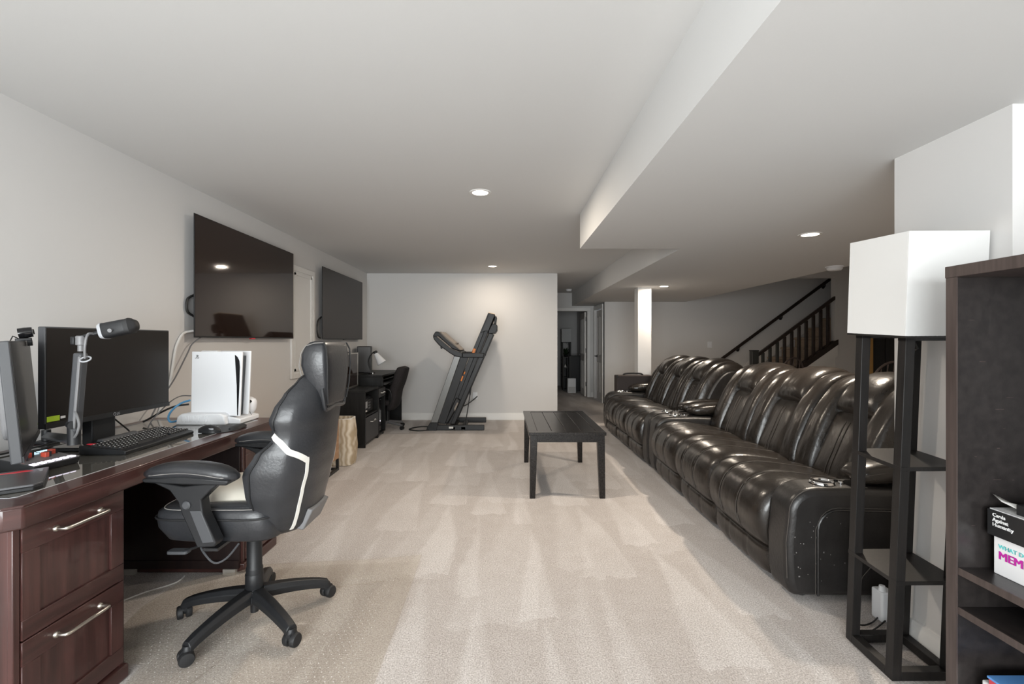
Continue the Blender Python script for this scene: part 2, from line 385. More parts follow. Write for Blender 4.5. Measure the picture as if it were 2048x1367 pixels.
# recessed downlights
def downlight(x, y, z, label, power=DOWNLIGHT):
    t = thing('recessed_downlight', label, 'ceiling light', (x,y,z), 0, 'recessed downlights')
    n = 28
    prof = [(.058,-.002),(.062,-.006),(.080,-.006),(.084,0)]
    rings = [[(x+r*math.cos(2*math.pi*k/n), y+r*math.sin(2*math.pi*k/n), z+q) for k in range(n)] for r,q in prof]
    B().loft(rings, cap=False).build('trim_ring', 'trim', t)
    B().lathe([(.060,-.003),(.052,-.0045),(.0,-.005)][::-1], (x,y,z), n).build('lens', 'lamp_glow', t)
    l = bpy.data.lights.new('downlight_lamp','AREA'); l.shape = 'DISK'; l.size = .11; l.energy = power; l.color = WARM
    o = bpy.data.objects.new('downlight_lamp', l); COL.objects.link(o); o.parent = t; o.location = (0,0,-.012)
downlight(-.19, 3.60, CEIL, 'lit recessed light in the high ceiling beside the soffit corner')
downlight(-.19, 7.14, CEIL, 'lit recessed light in the high ceiling before the treadmill wall', 13)
downlight(2.37, 3.65, SOF, 'lit recessed light in the dropped ceiling over the sofa with the scuffed arm', 40)
downlight(2.40, 7.09, SOF, 'lit recessed light in the dropped ceiling beside the white column', 25)
def detector(x, y, z, r, label):
    t = thing('smoke_detector', label, 'smoke detector', (x,y,z))
    B().lathe([(r,0),(r,-.012),(r*.92,-.016)][::-1], (x,y,z), 28).build('mounting_ring', 'white_plastic', t)
    B().lathe([(r*.86,-.014),(r*.86,-.03),(r*.7,-.045),(0,-.05)][::-1], (x,y,z), 28).build('cover', 'white_plastic', t)
detector(3.66, 5.22, SOF, .088, 'round white smoke detector on the dropped ceiling before the stairs')
detector(1.40, 10.3, CEIL, .07, 'round white smoke detector on the hallway ceiling')
# wall plates
t = thing('light_switch_plate', 'white double switch plate on the wall below the stair handrail', 'light switch', (4.3,9.9,1.2))
B().box(4.26,4.36,9.89,9.9,1.18,1.315).build('plate', 'white_plastic', t, bev=.004)
for x in (4.285, 4.335): B().box(x-.010,x+.010,9.882,9.891,1.225,1.27).build('rocker', 'white_plastic', t, bev=.002)
t = thing('power_outlet', 'white power outlet behind the treadmill', 'outlet', (-.50,YF,.35))
B().box(-.54,-.465,YF-.008,YF,.345,.465).build('plate', 'white_plastic', t, bev=.003)
for z in (.38,.43): B().lathe([(.016,0),(.016,.004)], (-.502,YF-.008,z), 14, (0,-1,0)).build('socket', 'white_plastic', t)
# ================================================================== reclining sofas (local: front at x=0 facing -x, y along the length)
def sofa(L, label, loc, rz):
    t = thing('reclining_sofa', label, 'sofa', loc, rz)
    aw = .20; sw = (L-2*aw)/3
    def part(b, name, m, parent=t, **k): return b.build(name, m, parent, world=False, **k)
    part(B().box(.08,.98,aw*.6,L-aw*.6,.03,.40), 'base_frame', 'leather_arm')
    for x in (.12,.92):
        for y in (.10, L-.10): part(B().lathe([(.025,0),(.03,.04)], (x,y,0), 12), 'foot', 'black_plastic')
    # profile walkers
    def polycurve(pts):
        sp = smooth_path([(a,0,b) for a,b in pts], 10); d = [0]
        for a,b in zip(sp, sp[1:]): d.append(d[-1]+(b-a).length)
        def C(u):
            q = u*d[-1]
            for i in range(len(d)-1):
                if q <= d[i+1]+1e-9: break
            f = (q-d[i])/(d[i+1]-d[i]); p = sp[i].lerp(sp[i+1], f); g = (sp[i+1]-sp[i]).normalized()
            return p, Vector((-g.z,0,g.x))
        return C
    def pad(C, t0, t1, y0, y1, thick, nt=14, ns=12, back=.05, e=.5, pw=4, panels=1, wr=0, seed=0, taper=0):
        b = B(); W = {}
        def fn(a, c, side):
            tt = t0+(t1-t0)*a; p, n = C(tt)
            cc = c*2-1
            yy = (y0+y1)/2+(y1-y0)/2*cc*(1-taper*(2*a-1)**2)
            fa = max(0,1-abs(2*a-1)**pw)**e; fc = max(0,1-abs(cc)**pw)**e
            g = thick*fa*fc
            if panels > 1 and side:
                fr = (c*panels)%1; k = min(fr,1-fr)*sw/panels
                if 0 < c < 1: g *= 1-.16*math.exp(-(k/.010)**2)
            if wr and side:
                edge = (1-fa*fc)*.6+.4
                g += wr*edge*noise.noise(Vector((tt*9+seed, yy*34, seed*1.7)))*min(1,3*fa*fc)
            o = p+n*(g if side else -back); return Vector((o.x, yy, o.z))
        k = len(b.v)
        b.grid(lambda a,c: fn(a,c,True), nt, ns); b.grid(lambda a,c: fn(a,c,False), nt, ns)
        q = (nt+1)*(ns+1); idx = lambda i,j,s: s*q+i*(ns+1)+j
        for j in range(ns):
            b.f.append((idx(0,j,0),idx(0,j+1,0),idx(0,j+1,1),idx(0,j,1))); b.f.append((idx(nt,j,0),idx(nt,j+1,0),idx(nt,j+1,1),idx(nt,j,1)))
        for i in range(nt):
            b.f.append((idx(i,0,0),idx(i+1,0,0),idx(i+1,0,1),idx(i,0,1))); b.f.append((idx(i,ns,0),idx(i+1,ns,0),idx(i+1,ns,1),idx(i,ns,1)))
        b.fn = fn; return b
    Cs = polycurve([(.035,.185),(.0,.27),(.0,.38),(.055,.465),(.18,.495),(.40,.475),(.64,.44)])
    Cf = polycurve([(.055,.035),(.03,.10),(.035,.195)])
    Cb = polycurve([(.56,.42),(.63,.58),(.72,.78),(.80,.91),(.88,.985),(.97,1.012),(1.06,.985),(1.10,.90),(1.10,.72)])
    for i in range(3):
        y0 = aw+sw*i; y1 = y0+sw; ym = (y0+y1)/2
        s = part(pad(Cs, 0, 1, y0-.004, y1+.004, .055, 26, 36, .07, .5, 6, panels=3, wr=.004, seed=i), 'seat_cushion', 'leather', ang=80)
        for fr in (1/3, 2/3):
            y = y0+sw*fr
            for dy in (-.010,.010):
                path = [Cs(q/24)[0]+Cs(q/24)[1]*.050+Vector((0,y+dy,0)) for q in range(2,22)]
                part(B().tube(path, .0022, 5), 'seam', 'stitch', s)
        part(pad(Cf, 0, 1, y0+.002, y1-.002, .035, 8, 30, .05, .5, 6, panels=3, wr=.003, seed=i+9), 'footrest_panel', 'leather', ang=80)
        # back: two tall bolsters, head pillow and lumbar panel on a shell
        bk = part(pad(Cb, 0, 1, y0+.01, y1-.01, .012, 18, 6, .05, .5, 8), 'backrest', 'leather_arm', ang=80)
        bw = sw*.28
        for sgn, ya, yb in ((-1, y0-.002, y0+bw), (1, y1-bw, y1+.002)):
            part(pad(Cb, 0, .90, ya, yb, .090, 30, 14, .02, .5, 4, wr=.012, seed=i*3+sgn), 'bolster', 'leather', bk, ang=80)
        hp = part(pad(Cb, .40, .90, y0+bw*.80, y1-bw*.80, .118, 20, 20, .02, .5, 4, wr=.006, seed=i+20), 'head_pillow', 'leather', bk, ang=80)
        lb = pad(Cb, .02, .46, y0+bw*.86, y1-bw*.86, .055, 18, 18, .02, .5, 5, wr=.006, seed=i+30)
        lo = part(lb, 'lumbar_panel', 'leather', bk, ang=80)
        for dy in (-.018,.018):
            path = [Cb(.03+.36*q/16)[0]+Cb(.03+.36*q/16)[1]*(.055*(max(0,1-abs(2*((.01+.36*q/16)/.44)-1)**5))**.5+.002)+Vector((0,ym+dy,0)) for q in range(0,16)]
            part(B().tube(path, .0022, 5), 'seam', 'stitch', bk)
    # shell at the rear
    shell = [((Cb(q/20)[0]).x, (Cb(q/20)[0]).z) for q in range(0,20)]+[(1.10,.30),(.60,.30)]
    part(B().prism(shell, aw-.035, L-aw+.035, 'y'), 'rear_shell', 'leather_arm', bev=.025, seg=3)
    for side, ya, yb in ((-1, 0, aw), (1, L-aw, L)):
        pts = [(.02,.03),(.0,.12),(-.005,.30),(.01,.43)]
        for k in range(0,7): a = R(180-15*k); pts.append((.15+.14*math.cos(a), .45+.125*math.sin(a)))
        pts += [(.40,.580),(.95,.56),(1.0,.50),(1.0,.03)]
        arm = part(B().prism(pts, ya, yb, 'y'), 'arm', 'leather_arm', bev=.035, seg=4)
        yo = ya-.003 if side < 0 else yb+.003
        pan = [(.15,.04)]+[(.15,.34)]+[(.25+.10*math.cos(R(180-18*k)), .37+.10*math.sin(R(180-18*k))) for k in range(6)]+[(.55,.465),(.98,.44)]
        part(B().tube([(a,yo,b) for a,b in pan], .006, 6), 'piping', 'leather_arm', arm)
        part(B().tube([(a-.012 if i < 3 else a,yo+.002*side*-1,b+(.012 if i >= 3 else 0)) for i,(a,b) in enumerate(pan)], .0018, 5), 'seam', 'stitch', arm)
        ye = ya+.012 if side < 0 else yb-.012
        part(B().tube([(a+.0,ye,b) for a,b in smooth_path([(p[0],p[1],0) for p in pts[1:12]],3) for a,b in [(a,b)]] if False else [(p[0]+.004, ye, p[1]+.001) for p in pts[1:12]], .0025, 5), 'seam', 'stitch', arm)
        if side < 0:
            part(B().tube([(.34,yo-.0015,.06),(.37,yo-.0015,.14),(.43,yo-.0015,.21),(.52,yo-.0015,.26),(.62,yo-.0015,.285)], .0020, 5), 'seam', 'stitch', arm)
        # padded arm rest
        yc = (ya+yb)/2
        rings = []
        for k in range(13):
            f = k/12; x = .36+.62*f; hh = .055*max(.12,(1-abs(2*f-1)**6))**.5; ww = .098*max(.25,(1-abs(2*f-1)**8))**.5; zc = .625+.03*math.sin(math.pi*f*.8)
            rings.append([(x, yc+ww*math.copysign(abs(math.cos(a))**.6,math.cos(a)), zc+hh*math.copysign(abs(math.sin(a))**.7,math.sin(a))) for a in [2*math.pi*q/20 for q in range(20)]])
        pd = part(B().loft(rings), 'arm_pad', 'leather', ang=80)
        part(B().tube([(.38+.58*q/10, yc-.094, .640+.03*math.sin(math.pi*q/10*.8)) for q in range(11)], .0022, 5), 'seam', 'stitch', pd)
        # cup holder with chrome ring, steel control button
        cx = .235; zt = .578
        n = 28
        ring = [[(cx+(R0)*math.cos(2*math.pi*k/n), yc+R0*math.sin(2*math.pi*k/n), zt+z) for k in range(n)] for R0,z in ((.060,0),(.059,.010),(.054,.014),(.048,.010),(.046,.0))]
        cup = part(B().loft(ring, cap=False), 'cup_holder', 'chrome', ang=60)
        part(B().lathe([(.0,.0035),(.047,.004)], (cx,yc,zt), n), 'cup_well', 'gloss_black', cup)
        part(B().lathe([(.014,0),(.014,.012),(.010,.016)], (.325,yc-.012,zt-.002), 14), 'control_button', 'chrome')
        part(B().lathe([(.010,0),(.010,.010)], (.325,yc+.028,zt-.002), 12), 'control_button', 'gloss_black')
    return t
sf = sofa(2.46, 'black leather reclining sofa with a scuffed arm, next to the shelf lamp', (1.425, 2.37, 0), R(-1.2))
sofa(2.18, 'black leather reclining sofa at the far end of the row, before the white column', (1.475, 4.86, 0), 0)

b = B()
for k in range(26):
    x = .03+.30*random.random()**1.3; z = .09+.36*random.random(); w_ = .002+.003*random.random(); h_ = .002+.005*random.random()
    b.box(x, x+w_, -.0012, .004, z, z+h_)
o = b.build('scuff_marks', 'grey_stitch', [c for c in sf.children if c.name.startswith('arm') and 'pad' not in c.name][0], world=False)
o['kind'] = 'stuff'
# ================================================================== cherry desk on the left
DZ = .82; DF = -1.47; DN, DE = 1.40, 3.08
t = thing('executive_desk', 'dark cherry wood executive desk with a glass-covered top', 'desk', (-1.9, 2.2, 0))
c = .035
out = [(XL+.03,DN),(DF-c,DN),(DF,DN+c),(DF,DE-c),(DF-c,DE),(XL+.03,DE)]
top = B().prism(out, DZ-.075, DZ-.004, 'z').build('desktop', 'cherry', t, bev=.006)
# mitred wooden border and glass inset
ins = [(XL+.09,DN+.095),(DF-.095-c*.4,DN+.095),(DF-.095,DN+.095+c*.4),(DF-.095,DE-.095-c*.4),(DF-.095-c*.4,DE-.095),(XL+.09,DE-.095)]
n = 6
vs = [(a,b,DZ-.006) for a,b in out]+[(a,b,DZ) for a,b in out]+[(a,b,DZ) for a,b in ins]+[(a,b,DZ-.006) for a,b in ins]
fs = []
for i in range(n):
    k = (i+1)%n
    fs += [(i,k,n+k,n+i),(n+i,n+k,2*n+k,2*n+i),(2*n+i,2*n+k,3*n+k,3*n+i)]
B().add(vs, fs).build('border', 'cherry', top, bev=.0015, seg=1)
B().prism(ins, DZ-.006, DZ-.0005, 'z').build('glass_inlay', 'desk_glass', top)
B().tube([(a,b,DZ) for a,b in ins], .0018, 5, True).build('glass_edge', 'light_grey', top)
PF = -1.495
def pedestal(y0, y1, drawers):
    p = B().box(-2.2, PF-.022, y0, y1, .02, DZ-.075).build('pedestal', 'cherry_dark' if not drawers else 'cherry_vertical', t, bev=.003)
    B().box(-2.21, PF+.012, y0-.012, y1+.012, 0, .055).build('plinth', 'cherry', p, bev=.008)
    for a in (y0, y1):
        B().box(PF-.022, PF-.004, a-.004 if a==y0 else a-.018, a+.018 if a==y0 else a+.004, .055, DZ-.076).build('corner_post', 'cherry_vertical', p, bev=.003)
    za = [(.065,.385),(.39,DZ-.082)]
    for z0, z1 in za:
        ya, yb = y0+.020, y1-.002
        d = B().box(PF-.021, PF-.008, ya, yb, z0, z1).build('drawer_front', 'cherry_vertical', p, bev=.001)
        st = .058
        B().box(PF-.010,PF,ya,yb,z1-.075,z1).build('rail', 'cherry', d, bev=.0015, seg=1)
        B().box(PF-.010,PF,ya,yb,z0,z0+.062).build('rail', 'cherry', d, bev=.0015, seg=1)
        B().box(PF-.010,PF,ya,ya+st,z0+.062,z1-.075).build('stile', 'cherry_vertical', d, bev=.0015, seg=1)
        B().box(PF-.010,PF,yb-st,yb,z0+.062,z1-.075).build('stile', 'cherry_vertical', d, bev=.0015, seg=1)
        ym = (ya+yb)/2; zh = z1-.040
        b = B().tube(smooth_path([(PF,ym-.085,zh),(PF+.028,ym-.085,zh),(PF+.038,ym-.072,zh),(PF+.038,ym,zh),(PF+.038,ym+.072,zh),(PF+.028,ym+.085,zh),(PF,ym+.085,zh)],5), .0062, 10)
        for s in (-1,1): b.lathe([(.011,0),(.011,.004),(.008,.008)], (PF,ym+s*.085,zh), 14, (1,0,0))
        b.build('handle', 'nickel', d)
pedestal(1.435, 1.845, True)
pedestal(2.69, 3.045, True)
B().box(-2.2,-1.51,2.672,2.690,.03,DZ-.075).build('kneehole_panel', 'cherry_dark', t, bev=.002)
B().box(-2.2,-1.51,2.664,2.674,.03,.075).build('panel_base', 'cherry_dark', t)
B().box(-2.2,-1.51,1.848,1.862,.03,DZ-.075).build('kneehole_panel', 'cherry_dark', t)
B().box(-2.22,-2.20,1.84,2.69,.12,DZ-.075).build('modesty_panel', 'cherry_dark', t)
for x in (-2.13,-1.56): B().box(x-.035,x+.035,2.655,2.72,0,.03).build('foot', 'pot', t)
B().box(-1.53,-1.515,1.845,1.851,.1,DZ-.08).build('edge_strip', 'pine', t)
B().lathe([(.006,0),(.005,.006)], (-2.05,2.672,.60), 8, (0,-1,0)).build('screw', 'nickel', t)

# ---------------- monitors
def monitor(name, label, W, Hh, M4, sticker=1, logo=False, dep=.03):
    """local: screen in the y-z plane facing +x, y from 0..W, z 0..Hh; M4 places it"""
    t = thing(name, label, 'monitor', M4.translation); 
    def put(b, nm, m, p=t, **k): return b.xf(M4).build(nm, m, p, **k)
    body = put(B().box(-dep, 0, 0, W, 0, Hh), 'housing', 'dark_grey', bev=.004)
    put(B().box(-.001,.0015,.006,W-.006,.022,Hh-.006), 'screen', 'screen')
    put(B().box(-.001,.003,0,W,0,.022), 'chin', 'black_plastic', body)
    put(B().prism(rrect(.16*W,.84*W,.15*Hh,.85*Hh,.05), -dep-.025, -dep+.002, 'x'), 'rear_bulge', 'grey_plastic', bev=.008)
    sy = (lambda a, b: (a, b)) if sticker > 0 else (lambda a, b: (W-b, W-a))
    put(B().box(.0012,.0022,*sy(.006,.062),.028,.050), 'energy_sticker', 'lime')
    put(B().box(.0012,.0022,*sy(.066,.088),.034,.044), 'sticker_text', 'white_print')
    if logo:
        b = text('LG', .016); b.xf(Matrix(((0,0,1,.0032),(1,0,0,W*.5-.004),(0,1,0,.005),(0,0,0,1)))); put(b, 'maker_logo', 'light_grey')
        ci = [(.0034, W*.5-.016+.0065*math.cos(2*math.pi*k/16), .0108+.0065*math.sin(2*math.pi*k/16)) for k in range(16)]
        put(B().tube(ci, .0010, 5, True), 'maker_logo_ring', 'light_grey')
    return t
M1 = Matrix.Translation((-1.865,1.905,.962)) @ Matrix.Rotation(R(0.6),4,'Z')
m1 = monitor('computer_monitor', 'wide dark monitor on a black stand behind the keyboard', .715, .418, M1, logo=True)
B().box(-1.955,-1.905,2.17,2.30,.84,1.12).build('stand_neck', 'black_plastic', m1, bev=.006)
B().prism(rrect(-2.08,-1.885,2.13,2.40,.04), DZ, DZ+.016, 'z').build('stand_base', 'gloss_black', m1, bev=.004)
a = math.atan2(-.515,.58)
M2 = Matrix.Translation((-1.640,1.60,.905)) @ Matrix.Rotation(math.atan2(.515,.58),4,'Z') @ Matrix.Rotation(R(-4.5),4,'Y')
m2 = monitor('computer_monitor', 'angled monitor seen edge-on with a webcam clipped on top', .72, .418, M2, sticker=-1)
B().obox(M2@Vector((-.075,.36,.20)), (.06,.05,.05), M2.to_3x3()).build('mount_joint', 'grey_plastic', m2, bev=.005)
B().tube([M2@Vector((-.08,.36,.20)), Vector((-2.14,1.70,1.0)), Vector((-2.16,1.70,DZ))], .018, 10).build('mount_arm', 'grey_plastic', m2)
B().lathe([(.045,0),(.045,.014)], (-2.16,1.70,DZ), 18).build('clamp', 'black_plastic', m2)
# webcam
wc = thing('webcam', 'small black webcam perched on the angled monitor', 'webcam', M2@Vector((0,.55,.418)))
B().lathe([(.022,-.02),(.023,0),(.021,.024)], M2@Vector((0,.56,.452)), 18, M2.to_3x3()@Vector((1,0,.1))).build('camera_body', 'gloss_black', wc)
B().obox(M2@Vector((-.006,.56,.424)), (.05,.028,.012), M2.to_3x3()).build('clip', 'black_plastic', wc, bev=.002)
B().lathe([(.012,0),(.010,.004)], M2@Vector((.025,.56,.455)), 14, M2.to_3x3()@Vector((1,0,.1))).build('lens', 'screen', wc)
B().obox(M2@Vector((.012,.56,.408)), (.016,.022,.024), M2.to_3x3()).build('front_lip', 'black_plastic', wc, bev=.002)
B().tube([M2@Vector((-.02,.54,.43)), M2@Vector((-.03,.48,.44)), M2@Vector((-.045,.44,.40))], .002, 5).build('cable', 'cable_black', wc)

# ---------------- microphone on boom arm
bm_ = thing('microphone_boom_arm', 'black jointed boom arm clamped to the desk, holding the microphone', 'boom arm', (-2.255,2.31,DZ))
E0 = Vector((-1.60,1.745,.967)); E1 = Vector((-2.255,2.31,.868)); T1 = px(162,700,1.735)
def bar(b, p, q, w, h):
    d = (Vector(q)-Vector(p)); L_ = d.length; d.normalize(); rot = Vector((0,0,1)).rotation_difference(d).to_matrix()
    return b.obox((Vector(p)+Vector(q))/2, (w,h,L_), rot)
bar(B(), E0+Vector((0,0,-.012)), E1+Vector((0,0,-.012)), .034, .024).build('lower_arm', 'dark_grey', bm_, bev=.006)
bar(B(), E0+(T1-E0)*.06, E0+(T1-E0)*.97, .034, .034).build('upper_arm', 'dark_grey', bm_, bev=.008, seg=3)
d = (T1-E0).normalized(); 
bar(B(), E0+(T1-E0)*.10+Vector((.012,-.017,0)), E0+(T1-E0)*.93+Vector((.012,-.017,0)), .010, .006).build('cable_channel', 'grey_plastic', bm_, bev=.002)
B().lathe([(.020,-.03),(.020,.045),(.015,.05)], E0, 18).build('elbow_joint', 'black_plastic', bm_)
B().lathe([(.015,-.02),(.015,.02)], E0+Vector((.0,-.01,.045)), 18, (.8,-.6,0)).build('elbow_pivot', 'black_plastic', bm_)
B().lathe([(.018,DZ),(.018,.885)], (-2.255,2.31,0), 16).build('clamp_post', 'black_plastic', bm_)
B().prism(rrect(-2.288,-2.215,2.27,2.35,.015), DZ, DZ+.014, 'z').build('clamp', 'black_plastic', bm_, bev=.003)
B().lathe([(.010,0),(.010,.022),(.016,.024),(.016,.055),(.012,.058)], T1-Vector((0,0,.004)), 16).build('top_knuckle', 'grey_plastic', bm_)
bar(B(), T1+Vector((-.022,0,.035)), T1+Vector((-.036,0,.035)), .030, .012).build('wing_knob', 'black_plastic', bm_, bev=.003)
m0 = px(180,668,1.735); mA = px(203,663,1.735); mB = px(276,648,1.76)
B().tube([T1+Vector((0,0,.048)), m0, mA], .006, 8).build('swivel', 'black_plastic', bm_)
mic = thing('microphone', 'black podcast microphone with a silver end ring, held over the monitor', 'microphone', mA)
ax = (mB-mA).normalized(); q = Vector((1,0,0)).rotation_difference(ax).to_matrix()
def micring(f, w, h): return [mA+q@Vector((f, w*math.copysign(abs(math.cos(a))**.55,math.cos(a)), h*math.copysign(abs(math.sin(a))**.55,math.sin(a)))) for a in [2*math.pi*k/24 for k in range(24)]]
LL = (mB-mA).length
B().loft([micring(.004,.026,.026), micring(.012,.030,.029), micring(.085,.029,.028)]).build('body', 'black_plastic', mic)
B().loft([micring(.085,.0285,.0275), micring(.10,.030,.029), micring(LL-.02,.028,.027), micring(LL-.006,.020,.018), micring(LL,.010,.009)]).build('foam_grille', 'rubber', mic)
B().loft([micring(.001,.027,.027), micring(.010,.0312,.0305), micring(.014,.0312,.0305), micring(.014,.026,.025)], cap=False).build('end_ring', 'light_grey', mic)
B().lathe([(.007,0),(.007,.010)], mA+q@Vector((.045,-.028,-.006)), 12, q@Vector((0,-1,-.2))).build('pivot_screw', 'grey_plastic', mic)
B().lathe([(.010,0),(.010,.012)], mA+q@Vector((.045,.028,.012)), 12, q@Vector((0,.5,1))).build('pivot_screw', 'black_plastic', mic)
B().tube([mA+q@Vector((.006,.0,.0)), mA+q@Vector((-.02,-.01,-.004))], .008, 10).build('plug', 'black_plastic', mic)
path = smooth_path([mA+q@Vector((-.02,-.01,-.004)), px(176,668,1.70), px(170,690,1.69), px(170,716,1.70)], 6)
tag(B().tube(path, .0042, 7).build('microphone_cable', 'grey_plastic'), 'grey microphone cable dropping from the microphone beside the boom arm', 'cable')
B().tube(smooth_path([px(150,822,1.725), px(155,834,1.71), px(158,850,1.705), px(154,866,1.71), px(149,874,1.725)], 6), .0042, 7).build('cable_loop', 'grey_plastic', bm_)
ci = [px(171,718,1.70)+Vector((.018*math.cos(a), .010*math.sin(a), .009*math.sin(a))) for a in [2*math.pi*k/18 for k in range(18)]]
B().tube(ci, .0028, 6, True).build('cable_ring', 'light_grey', bm_)

# ---------------- mixer with lit pads
rot = Matrix.Rotation(R(7),3,'Z'); mc = Vector((-1.845,1.865,DZ))
mx_ = thing('audio_mixer', 'small audio mixer with lit pads beside the laptop', 'mixer', mc)
MX = Matrix.Translation(mc) @ Matrix.Rotation(R(-8),4,'Z')
def put(b, nm, m, p, **k): return b.xf(MX).build(nm, m, p, **k)
put(B().prism([(-.08,.0),(.075,.0),(.085,.026),(-.08,.05)], -.085, .085, 'y'), 'case', 'black_plastic', mx_, bev=.003)
zt = lambda x: .05-.024*(x+.08)/.165+.0005
put(B().add([(-.076,-.081,zt(-.076)),(.081,-.081,zt(.081)),(.081,.081,zt(.081)),(-.076,.081,zt(-.076)),(-.076,-.081,zt(-.076)-.003),(.081,-.081,zt(.081)-.003),(.081,.081,zt(.081)-.003),(-.076,.081,zt(-.076)-.003)], [(0,1,2,3),(4,5,6,7),(0,1,5,4),(1,2,6,5),(2,3,7,6),(3,0,4,7)]), 'faceplate', 'grey_plastic', mx_)
for i in range(6):
    y = -.068+.027*i
    put(B().box(.050,.074,y-.010,y+.010,zt(.06)-.004,zt(.06)+.0035), 'pad', 'pad_light', mx_, bev=.002)
for i in range(4):
    y = -.058+.039*i; x = [-.005,-.03,.0,-.02][i]
    k = put(B().box(x-.012,x+.012,y-.010,y+.010,zt(x)-.002,zt(x)+.018), 'fader', 'knob_red', mx_, bev=.002)
    put(B().box(x-.0122,x+.0122,y+.004,y+.012,zt(x)-.002,zt(x)+.0185), 'fader_cap', 'black_plastic', k)
    put(B().box(-.05,.035,y-.002,y+.002,zt(-.01)-.012,zt(-.05)), 'fader_slot', 'rubber', mx_) if False else None
for x in (-.065,-.048):
    for y in (.02,.05,.072): put(B().box(x-.006,x+.006,y-.010,y+.010,zt(x)-.002,zt(x)+.003), 'pad', 'pad_blue', mx_, bev=.001)
# ---------------- laptop
LA = Vector((-1.743,1.797,DZ)); LB = Vector((-1.566,1.592,DZ)); dx = (LB-LA); le = dx.length; dx.normalize(); dy = Vector((dx.y,-dx.x,0))
LM = Matrix((( dx.x,dy.x,0,LA.x),(dx.y,dy.y,0,LA.y),(0,0,1,DZ),(0,0,0,1)))
lt = thing('laptop', 'closed dark grey laptop with red lid marks at the desk corner', 'laptop', LA)
po = [(0,.0),(le-.025,0),(le,.022),(le,.34),(le-.025,.36),(0,.36)]
def lput(b, nm, m, p=lt, **k): return b.xf(LM).build(nm, m, p, **k)
lput(B().prism(po, .0, .012, 'z'), 'base', 'black_plastic', bev=.002)
lid = lput(B().prism([(a*.995,b) for a,b in po], .0125, .021, 'z'), 'lid', 'laptop_lid', bev=.002)
lput(B().prism([(.018,.060),(.040,.040),(.045,.085),(.034,.15),(.026,.12)], .0208, .0216, 'z'), 'lid_emblem', 'red_print', lid)
lput(B().prism([(.125,.155),(.15,.148),(.16,.175),(.14,.19)], .0208, .0216, 'z'), 'lid_emblem', 'red_print', lid)
for k in range(3): lput(B().box(.015+.018*k,.025+.018*k,.014,.030-.004*k,.0208,.0216), 'lid_print', 'light_grey', lid)
# ---------------- keyboard
kb = thing('keyboard', 'black full-size keyboard with pale key legends on the glass top', 'keyboard', (-1.76,2.3,DZ))
KM = Matrix.Translation((-1.755,2.065,DZ)) @ Matrix.Rotation(R(2),4,'Z')
def kput(b, nm, m, p=kb, **k): return b.xf(KM).build(nm, m, p, **k)
kput(B().prism([(-.115,0),(.085,0),(.085,.015),(.07,.020),(-.115,.040)], 0, .48, 'y'), 'case', 'black_plastic', bev=.003)
kput(B().prism([(-.112,.038),(-.075,.036),(-.082,.052),(-.105,.052)], .085, .30, 'y'), 'wrist_hump', 'dark_grey', bev=.005)
kput(B().box(-.11,-.08,.035,.05,.036,.0415), 'macro_key', 'red_print')
kk = B(); leg = B()
zk = lambda x: .0195+(.07-x)*.105
rows = [-.065,-.040,-.018,.004,.026,.048]
for r_, x in enumerate(rows):
    y = .012
    while y < .465:
        wk = .0165
        if r_ == 5 and .10 < y < .20: wk = .105
        if not (.315 < y < .322 or .385 < y < .390):
            z = zk(x)
            kk.add([(x-.009,y,z),(x+.009,y,z-.001),(x+.009,y+wk,z-.001),(x-.009,y+wk,z),(x-.007,y+.002,z+.0085),(x+.006,y+.002,z+.0078),(x+.006,y+wk-.002,z+.0078),(x-.007,y+wk-.002,z+.0085)],
                   [(0,1,2,3),(4,5,6,7),(0,1,5,4),(1,2,6,5),(2,3,7,6),(3,0,4,7)])
            leg.box(x-.003,x+.001,y+.005,y+.010,z+.0078,z+.0090)
        y += wk+.0035
o = kput(kk, 'keycaps', 'black_plastic'); o['kind'] = 'stuff'
o = kput(leg, 'key_legends', 'white_print'); o['kind'] = 'stuff'
# ---------------- mouse and pad
mp = thing('mouse_pad', 'black mouse pad with a wrist hump under the mouse', 'mouse pad', (-1.6,2.65,DZ))
ring = []
for k in range(28):
    a = 2*math.pi*k/28; ring.append((-1.60+.085*math.cos(a)*(1.15 if math.cos(a)>0 else 1), 2.66+.125*math.sin(a)))
B().prism(ring, DZ, DZ+.005, 'z').build('pad', 'rubber', mp, bev=.002)
B().loft([[(-1.535+.032*math.cos(a)*s, 2.70+.075*math.sin(a)*s, DZ+.004+h) for a in [2*math.pi*k/20 for k in range(20)]] for s,h in ((1,0),(.95,.009),(.75,.015),(.3,.018))]).build('wrist_rest', 'rubber', mp)
ms = thing('computer_mouse', 'black computer mouse beside the keyboard', 'mouse', (-1.62,2.575,DZ+.005))
rings = []
for k in range(9):
    f = k/8; w_ = .034*(1-abs(2*f-1)**3.2)**.5*(.92+.16*f); h_ = .040*math.sin(math.pi*(.10+.83*f))**.8
    rings.append([(-1.675+.125*f, 2.565+w_*math.cos(a), DZ+.005+max(0,h_*math.sin(a))+ (0 if math.sin(a)>=0 else 0)) for a in [math.pi*q/12 for q in range(13)]])
B().loft(rings).build('shell', 'black_plastic', ms, ang=70)
B().lathe([(.009,-.004),(.009,.004)], (-1.64,2.565,DZ+.040), 14, (0,1,0)).build('scroll_wheel', 'grey_plastic', ms)
B().prism(rrect(-1.60,-1.575,2.536,2.541,.002), DZ+.022, DZ+.030, 'z').build('side_button', 'light_grey', ms)
